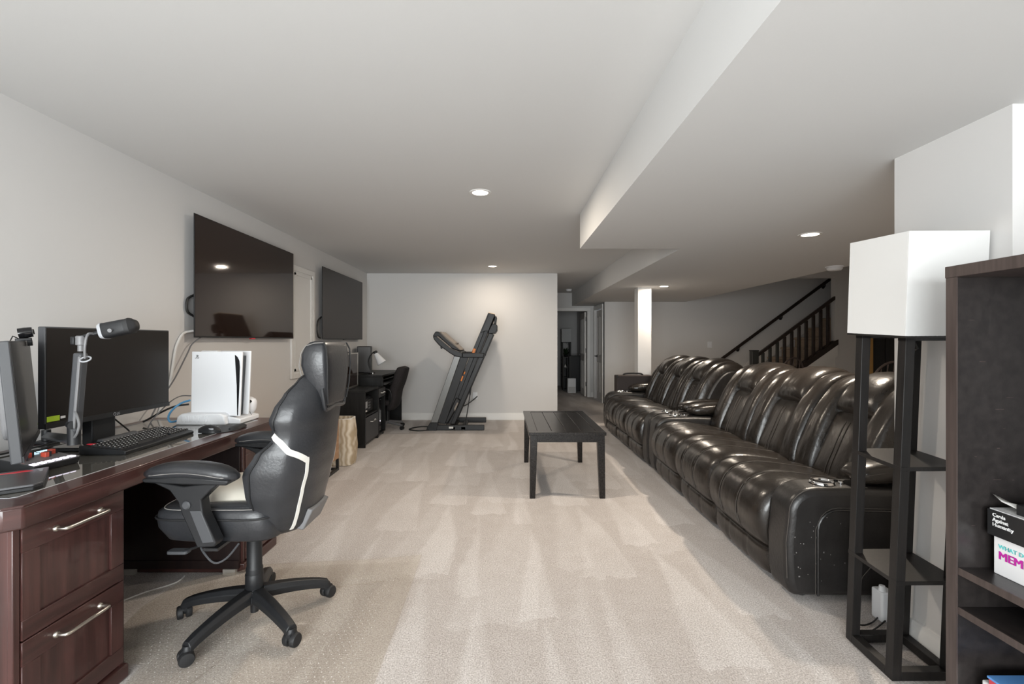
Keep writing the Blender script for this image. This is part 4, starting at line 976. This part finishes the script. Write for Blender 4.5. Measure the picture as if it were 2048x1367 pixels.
# ================================================================== black corner desk with hutch
XD = -1.73
cb = thing('printer_cabinet', 'black wooden printer cabinet with an open shelf and a door below', 'cabinet', (-2.0,6.1,0))
def blk(*a, n='panel', p=cb, m='black_wood', bev=.002): return B().box(*a).build(n, m, p, bev=bev)
blk(-2.29,XD,5.81,5.835,0,.69, n='side_panel'); blk(-2.29,XD-.002,6.41,6.435,0,.69, n='side_panel')
blk(-2.29,XD,5.80,6.44,.68,.704, n='top'); blk(-2.29,XD-.01,5.835,6.41,.37,.39, n='shelf'); blk(-2.29,XD-.01,5.835,6.41,.03,.05, n='bottom'); blk(-2.29,-2.27,5.835,6.41,.05,.68, n='back_panel')
blk(-2.0,XD+.008,5.80,5.81,.0,.05, n='plinth')
dr = blk(XD-.012,XD+.004,5.838,6.407,.055,.362, n='door', m='dark_grey')
B().tube([(XD+.004,6.04,.29),(XD+.03,6.04,.29),(XD+.03,6.22,.29),(XD+.004,6.22,.29)], .006, 8).build('handle', 'nickel', dr)
pr = thing('printer', 'black printer with a small display inside the open cabinet shelf', 'printer', (-2.0,6.1,.39))
B().box(-2.2,XD-.05,5.90,6.34,.39,.56).build('body', 'black_plastic', pr, bev=.015)
B().prism([(-2.15,.56),(XD-.06,.56),(XD-.10,.605),(-2.15,.61)], 5.93, 6.31, 'y').build('lid', 'gloss_black', pr, bev=.01)
B().box(XD-.052,XD-.046,5.96,6.07,.46,.545).build('display', 'light_grey', pr)
B().box(XD-.052,XD-.044,5.97,6.05,.415,.432).build('paper_slot', 'paper', pr)
for k in range(6): B().box(XD-.052,XD-.047,6.13+.05*(k%2),6.155+.05*(k%2),.44+.035*(k//2),.457+.035*(k//2)).build('button', 'grey_plastic', pr)
dk = thing('corner_desk', 'black corner desk with a raised keyboard hutch and a drawer', 'desk', (-2.0,7.2,0))
blk(-2.29,XD+.005,6.61,7.85,.815,.842, n='desktop', p=dk); blk(-2.29,XD+.015,6.61,6.632,.685,.815, n='hutch_side', p=dk); blk(-2.29,XD+.005,7.83,7.85,0,.815, n='side_panel', p=dk)
blk(-2.29,XD,6.44,7.85,.665,.687, n='lower_top', p=dk); blk(-2.29,XD,6.78,6.80,.03,.665, n='pedestal_side', p=dk); blk(-2.29,XD,6.442,6.46,.03,.665, n='pedestal_side', p=dk)
blk(-2.29,XD,6.46,6.78,.03,.05, n='pedestal_bottom', p=dk); blk(-2.29,-2.27,6.46,7.83,.05,.80, n='back_panel', p=dk)
blk(-2.29,XD-.03,6.632,7.83,.755,.770, n='inner_shelf', p=dk)
blk(XD-.06,XD+.03,6.70,7.80,.700,.716, n='keyboard_tray', p=dk, m='dark_grey')
d_ = blk(XD-.02,XD+.003,6.462,6.778,.545,.662, n='drawer', p=dk, m='dark_grey')
B().tube([(XD,6.55,.60),(XD+.03,6.55,.60),(XD+.03,6.69,.60),(XD,6.69,.60)], .006, 8).build('handle', 'nickel', d_)
for y in (6.48,6.74): B().lathe([(.02,0),(.02,.03)], (XD-.03,y,0), 10).build('foot', 'black_plastic', dk)
pc = thing('computer_tower', 'black computer tower with a small light in the desk pedestal', 'computer', (-2.0,6.62,.05))
B().box(-2.2,XD-.03,6.50,6.70,.05,.50).build('case', 'gloss_black', pc, bev=.006); B().lathe([(.010,0),(.010,.004)], (XD-.03,6.62,.20), 10, (1,0,0)).build('power_button', 'pad_light', pc)
# silver-framed screen on the cabinet
sm = thing('computer_monitor', 'dark monitor with a thin silver frame standing on the printer cabinet', 'monitor', (-2.05,6.1,.704))
B().box(-2.03,-2.0,5.70,6.37,.73,1.167).build('housing', 'black_plastic', sm)
B().box(-2.005,-1.995,5.70,6.37,.715,.735).box(-2.005,-1.995,5.70,6.37,1.152,1.168).box(-2.005,-1.995,6.37,6.385,.715,1.168).box(-2.005,-1.995,5.685,5.70,.715,1.168).build('bezel', 'nickel', sm)
B().box(-2.003,-1.998,5.715,6.355,.735,1.152).build('screen', 'tv_screen', sm)
B().box(-2.12,-1.96,5.92,6.16,.703,.716).build('stand', 'black_plastic', sm)
tag(B().lathe([(.02,0),(.05,.004),(.055,.014),(.03,.03)], (-2.018,5.90,1.166), 16).build('small_camera','black_plastic'), 'small black puck on top of the silver-framed monitor', 'camera')
tw = thing('loudspeaker', 'glossy dark upright speaker on the corner desk behind the lamp', 'speaker', (-2.2,7.15,.842))
Rz = Matrix.Translation((-2.155,7.19,.842)) @ Matrix.Rotation(R(10),4,'Z')
B().box(-.10,.10,-.05,.19,.0,.40).xf(Rz).build('cabinet', 'black_plastic', tw, bev=.008)
B().box(-.085,.098,-.055,-.048,.012,.392).xf(Rz).build('front_panel', 'tv_matte', tw)
lm = thing('desk_lamp', 'black gooseneck desk lamp with a white cone shade', 'lamp', (-2.0,7.05,.842))
L0 = Vector((-2.0,7.05,.842))
B().lathe([(.05,0),(.05,.012),(.02,.02)], L0, 18).build('base', 'black_plastic', lm)
hT = px(748,703,7.05)
B().tube(smooth_path([L0+Vector((0,0,.01)), Vector((-2.05,7.05,.98)), px(738,716,7.05), px(743,708,7.05), hT],7), .008, 8).build('gooseneck', 'black_plastic', lm)
sa = (px(764,726,7.05)-px(750,704,7.05)); sl = sa.length
B().lathe([(.022,-.01),(.034,0),(.030,.03)], px(750,703,7.05), 18, sa).build('socket', 'black_plastic', lm)
rr_ = [(.030,.02),(.070,sl),(.066,sl),(.028,.022)]
q_ = Vector((0,0,1)).rotation_difference(sa.normalized()).to_matrix(); c_ = px(750,704,7.05)
B().loft([[c_+q_@Vector((r*math.cos(2*math.pi*k/22), r*math.sin(2*math.pi*k/22), z)) for k in range(22)] for r,z in rr_], cap=False).build('shade', 'white_plastic', lm)
B().lathe([(.0,sl*.55),(.022,sl*.6),(.030,sl*.75),(.018,sl*.92),(.0,sl*.95)], c_, 14, sa).build('bulb', 'frosted', lm)
g = thing('desk_gadget', 'black and silver gadget lying on the hutch top', 'gadget', (-1.99,6.85,.842))
B().box(-2.05,-1.95,6.82,6.92,.842,.868).build('body', 'gloss_black', g, bev=.006); B().lathe([(.02,0),(.02,.02)], (-1.93,6.86,.842), 12).build('dial', 'chrome', g); B().tube([(-2.1,6.8,.848),(-2.05,6.75,.848),(-1.97,6.78,.85)], .005, 6).build('lead', 'cable_black', g)
# task chair
tc_ = thing('office_chair', 'dark fabric task chair with its curved back turned out from the corner desk', 'office chair', (-1.72,7.12,0))
Yc = 7.12
def side(pts): return [((u-1010)*6.95/940, 1.32-(v-682)*6.95/940) for u,v in pts]
def zc5(x,y): return (640+x/5.259, 660+y/5.259)
prof_b = side([zc5(*p) for p in ((905,410),(890,470),(862,560),(825,650),(812,740),(795,810),(760,845),(715,855))])
prof_f = side([zc5(*p) for p in ((850,383),(800,395),(780,440),(755,540),(715,620),(710,700),(705,770),(690,820))])
rings = []
for i in range(8):
    (xb_,zb_),(xf_,zf_) = prof_b[i], prof_f[i]; hw = [.14,.19,.22,.23,.23,.22,.21,.18][i]
    cxm, czm = (xb_+xf_)/2, (zb_+zf_)/2; d = Vector((xb_-xf_,0,zb_-zf_)); 
    rings.append([Vector((cxm,Yc,czm))+d*.5*math.copysign(abs(math.cos(a))**.6,math.cos(a))+Vector((0,hw*math.copysign(abs(math.sin(a))**.6,math.sin(a)),0)) for a in [2*math.pi*k/20 for k in range(20)]])
B().loft(rings).build('backrest', 'fabric_chair', tc_, ang=75)
B().loft([[(-1.86+.22*s*math.copysign(abs(math.cos(a))**.5,math.cos(a)), Yc+.23*s*math.copysign(abs(math.sin(a))**.5,math.sin(a)), z) for a in [2*math.pi*k/24 for k in range(24)]] for z,s in ((.37,.9),(.39,1),(.43,1),(.45,.93))]).build('seat', 'fabric_chair', tc_, ang=75)
for s in (-1,1): B().tube(smooth_path([(-1.68,Yc+s*.25,.40),(-1.66,Yc+s*.27,.50),(-1.68,Yc+s*.27,.60),(-1.78,Yc+s*.27,.63),(-1.88,Yc+s*.26,.62)],5), .013, 8).build('armrest', 'black_plastic', tc_)
B().lathe([(.028,.08),(.028,.37)], (-1.78,Yc,0), 16).build('gas_lift', 'black_plastic', tc_)
for k in range(5):
    a = R(-25+72*k); e = Vector((-1.78+.27*math.cos(a), Yc+.27*math.sin(a), .065))
    lg = B().tube([(-1.78,Yc,.105), e], [.026,.018], 8).build('base_leg', 'grey_plastic', tc_)
    B().lathe([(.028,-.022),(.028,.022)], e+Vector((0,0,-.036)), 16, (math.sin(a),-math.cos(a),0)).build('caster', 'rubber', lg)
# ================================================================== oak media console and striped bag
mc_ = thing('media_console', 'light wood media console on black metal legs behind the gaming chair', 'console table', (-2.0,4.1,0))
B().box(-2.28,-1.72,3.30,4.83,.115,.58).build('carcass', 'oak', mc_, bev=.003)
for k in range(3):
    a = 3.31+.505*k; B().box(-1.722,-1.704,a+.004,a+.500,.125,.570).build('door', 'oak', mc_, bev=.002)
for y in (3.32,4.83):
    B().box(-2.27,-1.705,y-.025,y,.0,.025).box(-2.27,-2.245,y-.025,y,.025,.115).box(-1.73,-1.705,y-.025,y,.025,.115).build('leg_frame', 'black_metal', mc_)
B().box(-1.73,-1.705,3.32,4.805,.0,.025).build('floor_rail', 'black_metal', mc_)
bg = thing('striped_bag', 'tan and cream wavy-striped paper bag standing beside the media console', 'bag', (-1.72,5.05,0))
rings = []
for z, w_, d_ in ((.005,.17,.10),(.06,.185,.115),(.20,.19,.12),(.35,.185,.12),(.47,.17,.115),(.50,.165,.11)):
    rings.append([(-1.80+w_*math.copysign(abs(math.cos(a))**.4,math.cos(a))*(1+.04*math.sin(9*a+z*20)), 5.06+d_*math.copysign(abs(math.sin(a))**.4,math.sin(a)), z) for a in [2*math.pi*k/32 for k in range(32)]])
inn = [[(-1.80+(p[0]+1.80)*.96, 5.06+(p[1]-5.06)*.96, z) for p in rings[-1]] for z in (.50,.30,.02)]
B().loft(rings+inn).build('paper_body', 'bag', bg, ang=60)
B().loft([[(-1.80+(p[0]+1.80)*k, 5.06+(p[1]-5.06)*k, z) for p in rings[-1]] for k,z in ((1.006,.47),(1.006,.502),(.95,.502))], cap=False).build('cuff', 'paper', bg)
# ================================================================== shelf floor lamps
def shelf_lamp(label, Hs, Ws, zsh, shelves, loc, tiltx, tilty, rz, base_w):
    t = thing('shelf_floor_lamp', label, 'floor lamp', loc, rz)
    t.rotation_euler = (tiltx, tilty, rz)
    def p(b, nm, m, par=t, **k): return b.build(nm, m, par, world=False, **k)
    a = base_w; w_ = .036
    for x in (0,a-w_):
        for y in (0,a-w_): p(B().box(x,x+w_,y,y+w_,0,zsh+.01), 'post', 'lamp_frame', bev=.002)
    for y in (0,a-w_): p(B().box(w_,a-w_,y,y+w_,.0,.036), 'base_rail', 'lamp_frame', bev=.002)
    for x in (0,a-w_): p(B().box(x,x+w_,w_,a-w_,0,.036), 'base_rail', 'lamp_frame', bev=.002)
    for z in shelves: p(B().box(-.001,a+.001,-.001,a+.001,z-.016,z), 'shelf', 'lamp_frame', bev=.001)
    p(B().box(0,a,0,w_,zsh-.012,zsh+.01).box(0,a,a-w_,a,zsh-.012,zsh+.01), 'top_rail', 'lamp_frame')
    o = (Ws-a)/2; x0, x1 = -o, a+o; b = B()
    for (p0,p1,q0,q1) in ((x0,x1,x0,x0+.004),(x0,x1,x1-.004,x1),(x0,x0+.004,x0+.004,x1-.004),(x1-.004,x1,x0+.004,x1-.004)): b.box(p0,p1,q0,q1,zsh+.006,Hs)
    p(b, 'lamp_shade', 'shade', bev=.001)
    p(B().box(x0,x1,x0,x0+.006,zsh,zsh+.008).box(x0,x1,x1-.006,x1,zsh,zsh+.008).box(x0,x0+.006,x0+.006,x1-.006,zsh,zsh+.008).box(x1-.006,x1,x0+.006,x1-.006,zsh,zsh+.008), 'shade_rim', 'lamp_frame')
    p(B().lathe([(.018,zsh),(.018,zsh+.06)], (a/2,a/2,0), 14), 'socket', 'black_plastic')
    p(B().lathe([(.012,zsh+.06),(.03,zsh+.10),(.03,zsh+.125),(.0,zsh+.15)], (a/2,a/2,0), 16), 'bulb', 'frosted')
    p(B().box(w_,a-w_,a/2-.01,a/2+.01,zsh-.008,zsh+.002), 'socket_bar', 'lamp_frame')
    p(B().tube(smooth_path([(a/2,a/2,zsh),(a/2+.03,a/2,zsh-.05),(a-.06,a-.05,zsh-.06),(a-.03,a-.04,zsh-.02)],5), .003, 6), 'cord', 'cable_black')
    return t
shelf_lamp('tall black shelf lamp with a square white shade beside the sofa arm', 1.725, .294, 1.335, (.40,.845), (1.503,1.825,0), R(3.2), R(-.4), 0, .250)
shelf_lamp('tall black shelf lamp with plants inside the far bedroom', 1.67, .27, 1.29, (.42,.83), (1.61,13.3,0), 0, 0, 0, .26)
# ================================================================== bookcase
XB = 1.40; YFs = 1.49; ZB = 1.555
bk = thing('bookcase', 'tall dark brown open bookcase with worn panels in front of the shelf lamp', 'bookcase', (1.55,1.2,0))
xb2 = 1.70; yn = .60
B().box(XB,xb2,YFs-.034,YFs,0,ZB-.036).build('side_panel', 'espresso', bk, bev=.0015)
B().box(XB-.002,XB+.002,YFs-.0345,YFs+.0005,0,ZB-.036).build('side_edge', 'espresso_edge', bk)
B().box(XB,xb2,yn,yn+.034,0,ZB-.036).build('side_panel', 'espresso', bk, bev=.0015)
B().box(XB-.004,xb2,yn-.002,YFs+.002,ZB-.036,ZB).build('top_panel', 'espresso_edge', bk, bev=.0015)
B().box(xb2-.006,xb2,yn+.034,YFs-.034,.02,ZB-.036).build('back_panel', 'espresso', bk)
for z in (.62,.498,.06):
    s = B().box(XB+.006,xb2-.006,yn+.034,YFs-.034,z-.022,z).build('shelf', 'espresso', bk, bev=.001)
    B().box(XB+.003,XB+.0065,yn+.034,YFs-.034,z-.022,z).build('shelf_edge', 'espresso_edge', s)
B().box(XB+.006,xb2-.006,yn+.034,YFs-.034,1.08,1.10).build('shelf', 'espresso', bk) if False else None
# scuffs on the inner face
for k in range(16):
    x = XB+.03+random.random()*.24; z = .70+random.random()*.72; l_ = .006+random.random()*.022
    B().box(x,x+l_,YFs-.0346,YFs-.0338,z,z+.0012+random.random()*.0016).build('scuff', 'espresso_edge', bk)
# board games
g1 = thing('board_game_box', 'white party game box with teal and magenta lettering on the bookcase shelf', 'game box', (1.53,1.35,.62))
gx = 1.482; gy1 = 1.425; gy0 = 1.15
B().box(gx,gx+.20,gy0,gy1,.62,.735).build('box', 'card_white', g1, bev=.0015)
def facetext(body, size, y, z, m, nm, par, x, sp=1.0, heavy=0):
    b0 = text(body, size, .0005, sp); b = B()
    for ix in range(3):
        for iy in (0,1): b.add([p+Vector((heavy*(ix-1),heavy*.6*iy,.00002*(ix+3*iy))) for p in b0.v], b0.f)
    b.xf(Matrix(((0,0,-1,x),(-1,0,0,y),(0,1,0,z),(0,0,0,1)))); return b.build(nm, m, par)
facetext('WHAT DO YOU', .0168, gy1-.014, .700, 'teal_print', 'lettering', g1, gx-.0004, heavy=.0005)
facetext('MEME?', .0330, gy1-.014, .668, 'magenta_print', 'lettering', g1, gx-.0004, heavy=.0012)
g2 = thing('board_game_box', 'black card game box with white lettering on top of the white game box', 'game box', (1.53,1.35,.735))
B().box(gx-.012,gx+.19,gy0,gy1+.008,.735,.812).build('box', 'card_black', g2, bev=.0015)
B().box(gx-.008,gx+.186,gy0+.004,gy1+.004,.8115,.815).build('lid_top', 'mesh_grille', g2)
facetext('Cards\nAgainst\nHumanity', .0150, gy1-.008, .794, 'white_print', 'lettering', g2, gx-.0124, .95, heavy=.0005)
pp_ = thing('paper_leaflet', 'folded white leaflet lying on the black card game box', 'paper', (1.5,1.38,.815))
B().add([(1.50,1.445,.852),(1.49,1.41,.84),(1.50,1.30,.817),(1.60,1.30,.817),(1.60,1.36,.822),(1.52,1.41,.835)], [(0,1,5),(1,2,4,5),(2,3,4)]).build('sheet', 'paper', pp_)
o = bpy.data.objects['sheet']; md = o.modifiers.new('thick','SOLIDIFY'); md.thickness = .0015
tag(B().box(1.49,1.66,1.15,1.37,.815,.845).build('card_box','card_black',bev=.0015), 'small black card box stacked over the leaflet', 'box')
tag(B().box(1.47,1.56,1.18,1.30,.498,.535).build('wooden_block','light_wood',bev=.002), 'pale wooden block on the lower bookcase shelf', 'block')
bo = thing('hardcover_book', 'red book with a blue cover in the bottom of the bookcase', 'book', (1.5,1.35,.30))
B().box(1.44,1.67,1.12,1.40,.30,.318).build('pages', 'book_red', bo, bev=.002); B().box(1.438,1.672,1.118,1.402,.318,.324).build('cover', 'book_blue', bo)
tag(B().box(1.44,1.67,1.10,1.42,.06,.30).build('storage_box','card_white',bev=.004), 'white storage box under the red book in the bookcase', 'box')
# small white air freshener plugged by the lamp, cords
af = thing('air_purifier', 'small white plug-in device on the carpet behind the shelf lamp', 'device', (1.79,2.24,0))
B().prism(rrect(1.765,1.835,2.20,2.27,.012), .0, .14, 'z').build('body', 'white_plastic', af, bev=.006); B().lathe([(.016,.14),(.012,.165)], (1.785,2.225,0), 14).build('cap', 'white_plastic', af)
tag(B().tube(smooth_path([(1.61,2.20,.010),(1.65,2.17,.010),(1.71,2.19,.010),(1.77,2.23,.012)],6), .0035, 6).build('cable','cable_black'), 'black cord on the carpet running to the white plug-in device', 'cable')
tag(B().tube(smooth_path([(1.57,2.055,.041),(1.63,2.11,.012),(1.70,2.15,.010),(1.78,2.20,.012)],6), .0035, 6).build('cable','cable_black'), 'black cord crossing the lamp base rail', 'cable')
# ================================================================== dark case behind the far sofa
am = thing('amplifier_case', 'dark brown case with a top handle between the far sofa and the column', 'case', (1.98,7.16,0))
B().box(1.685,2.225,7.07,7.26,0,.805).build('body', 'brown_case', am, bev=.012)
B().tube(smooth_path([(1.80,7.165,.805),(1.83,7.165,.825),(1.95,7.165,.832),(2.07,7.165,.825),(2.10,7.165,.805)],6), .012, 8).build('handle', 'black_plastic', am)
for x in (1.69,2.22): B().box(x-.012,x+.012,7.062,7.075,.77,.812).build('corner_guard', 'black_plastic', am, bev=.004)
# ================================================================== stairs
sx0, run, rise = 4.42, .277, .2
stt = thing('staircase', 'carpeted staircase climbing to the right behind the railing', 'staircase', (5.5,9.45,0))
for i in range(9):
    x = sx0+run*i; z = rise*(i+1)
    B().prism([(x-.02,z-.012),(x-.028,z-.025),(x-.02,z-.045),(x+.004,z-.05),(x+.004,max(0,z-rise-.04)),(x+run+.01,max(0,z-rise-.04)),(x+run+.01,z),(x-.005,z)], YS+.15, 9.87, 'y').build('step', 'stair_carpet', stt, ang=50)
sk = [(sx0-.2,.05),(sx0+.05,.30)]
B().prism([(4.30,.05),(4.30,.30),(7.2,.30+.722*2.9),(7.2,.05+.722*2.9)], 9.872, 9.9, 'y').build('trim_4', 'trim')['kind'] = 'structure'
# railing
rl = thing('stair_railing', 'dark stained stair railing with square balusters and a newel post', 'railing', (4.76,YS,0))
def rz_(u, v): p = px(u, v, YS); return p
B().box(4.70,4.82,YS-.03,YS+.09,0,1.135).build('newel_post', 'rail_grey', rl, bev=.006)
B().box(4.695,4.825,YS-.035,YS+.095,1.135,1.15).build('newel_cap', 'rail_grey', rl, bev=.004)
def ztop(x): return 1.075+(x-4.83)*.742
def zsh(x): return .945+(x-5.77)*.705
B().prism([(4.82,ztop(4.82)-.05),(6.30,ztop(6.30)-.05),(6.30,ztop(6.30)+.02),(4.82,ztop(4.82)+.02)], YS+.0, YS+.06, 'y').build('top_rail', 'rail_wood', rl, bev=.008)
B().prism([(4.82,zsh(4.82)-.09),(6.34,zsh(6.34)-.09),(6.34,zsh(6.34)+.01),(6.24,zsh(6.24)+.03),(4.82,zsh(4.82)+.03)], YS-.02, YS+.09, 'y').build('shoe_rail', 'rail_wood', rl, bev=.005)
for k in range(10):
    x = (1527.6+14.5*k-1010)*YS/940
    B().box(x-.023,x+.023,YS+.01,YS+.056,zsh(x),ztop(x)-.045).build('baluster', 'rail_wood' if k > 2 else 'rail_grey', rl, bev=.003)
struct(B().prism([(4.82,0),(6.29,0),(6.29,zsh(6.29)-.09),(4.82,zsh(4.82)-.09)], YS, YS+.10, 'y'), 'wall_knee', 'trim')
struct(B().prism([(5.45,zsh(5.45)-.30),(6.33,zsh(6.33)-.30),(6.33,zsh(6.33)-.088),(5.45,zsh(5.45)-.088)], YS-.015, YS+.001, 'y'), 'trim_3', 'trim')
hr_ = thing('wall_handrail', 'dark wall-mounted handrail rising along the stair wall', 'handrail', (5.7,9.84,1.5))
def zh(x): return .985+(x-4.58)*.736
B().tube([(4.45,9.83,zh(4.45)),(7.2,9.83,zh(7.2))], .032, 12).build('rail', 'rail_wood', hr_)
for x in (4.90,5.80,6.70):
    B().tube([(x,9.83,zh(x)-.03),(x,9.84,zh(x)-.075),(x,9.895,zh(x)-.085)], .010, 8).lathe([(.035,0),(.03,.012)], (x,9.899,zh(x)-.085), 14, (0,-1,0)).build('bracket', 'black_metal', hr_)
# ================================================================== windsor chairs behind the sofas
def windsor(label, loc, rz, hoop_z, hw):
    t = thing('windsor_chair', label, 'chair', loc, rz, 'windsor chairs behind the sofas')
    def p(b, nm, m='espresso_edge', **k): return b.build(nm, m, t, world=False, **k)
    sr_ = [[(.21*s*math.copysign(abs(math.cos(a))**.8,math.cos(a)), .20*s*math.sin(a), z) for a in [2*math.pi*k/24 for k in range(24)]] for z,s in ((.425,.9),(.44,1),(.455,1),(.462,.93))]
    p(B().loft(sr_), 'seat', ang=60)
    def hp(a): return Vector((hw*math.cos(a), .19+.07*math.sin(a), .46+(hoop_z-.46)*max(0,math.sin(a))**.62))
    p(B().tube([hp(math.pi*k/24) for k in range(25)], .013, 8), 'hoop')
    for k in range(7):
        f = -.75+1.5*k/6; x = hw*f; a = math.acos(f); e = hp(a)
        p(B().tube([(x*.8,.17,.455),(x*.95,(.17+e.y)/2,(.455+e.z)/2),e], [.007,.009,.006], 7), 'spindle')
    for sx in (-1,1):
        for sy in (-1,1): p(B().tube([(sx*.13,sy*.12,.44),(sx*.165,sy*.16,.22),(sx*.19,sy*.19,0)], [.014,.019,.011], 8), 'leg')
        p(B().tube([(sx*.16,-.155,.20),(sx*.16,.155,.20)], .010, 7), 'stretcher')
    p(B().tube([(-.16,0,.20),(.16,0,.20)], .010, 7), 'stretcher')
windsor('dark hoop-back spindle chair standing before the stair balusters', (4.36,7.42,0), R(190), 1.065, .235)
windsor('dark hoop-back spindle chair standing before the timber doorway', (4.18,5.30,0), R(180), 1.10, .27)
# ================================================================== far bedroom
cbk = thing('bedroom_cabinet', 'black upright cabinet behind the open bedroom door', 'cabinet', (1.80,12.6,0))
B().box(1.69,2.05,12.40,12.85,0,.93).build('carcass', 'black_wood', cbk, bev=.004); B().box(1.69,2.05,12.385,12.401,.02,.91).build('door', 'black_wood', cbk, bev=.003); B().lathe([(.016,0),(.016,.025)], (1.99,12.385,.76), 10, (0,-1,0)).build('knob', 'black_metal', cbk)
bx = thing('bedroom_shelf', 'narrow black shelf unit with open cubbies beside the bedroom cabinet', 'shelf', (1.6,12.75,0))
B().box(1.555,1.575,12.55,12.85,0,.90).build('side', 'black_wood', bx); B().box(1.668,1.688,12.55,12.85,0,.90).build('side', 'black_wood', bx); B().box(1.575,1.668,12.83,12.85,0,.90).build('back', 'black_wood', bx)
for z in (.02,.34,.60,.88): B().box(1.575,1.668,12.55,12.83,z,z+.02).build('shelf_board', 'black_wood', bx)
tag(B().lathe([(.03,0),(.035,.02),(.0,.09)], (1.62,12.62,.62), 12).build('figurine','paper'), 'small cream ornament in the bedroom shelf', 'ornament')
ap = thing('air_purifier', 'white air purifier standing in the bedroom doorway', 'air purifier', (1.70,12.05,0))
B().prism(rrect(1.60,1.82,12.0,12.2,.03), .0, .37, 'z').build('body', 'white_plastic', ap, bev=.008)
B().prism(rrect(1.615,1.805,11.995,12.05,.02), .02, .16, 'z').build('grille', 'mesh_grille', ap)
B().prism(rrect(1.63,1.79,12.02,12.18,.03), .37, .378, 'z').build('top_vent', 'light_grey', ap)
def plant(label, c, z, h, n, s, pot):
    t = thing('potted_plant', label, 'plant', (*c,z))
    B().lathe([(.035*s,0),(.05*s,.08*s),(.046*s,.08*s),(.03*s,.03*s)], (*c,z), 14).build('pot', pot, t)
    for k in range(n):
        a = random.random()*6.28; r_ = .04+.10*random.random()*s; zz_ = z+.08*s+h*random.random(); e = Vector((c[0]+r_*math.cos(a), c[1]+r_*math.sin(a), zz_))
        st_ = Vector((c[0],c[1],z+.06*s)); d = (e-st_).normalized(); sd = d.cross(Vector((0,0,1))).normalized()*.022*s; m_ = st_.lerp(e,.75)
        B().add([st_, m_+sd, e, m_-sd, m_+Vector((0,0,.008))], [(0,1,4),(1,2,4),(2,3,4),(3,0,4)]).build('leaf', 'plant', t)
plant('bushy green plant on the upper shelf of the bedroom lamp', (1.74,13.42), .83, .24, 34, 1.25, 'black_plastic')
plant('small green plant in a pale pot on the lower shelf of the bedroom lamp', (1.76,13.40), .42, .14, 20, .9, 'pot')
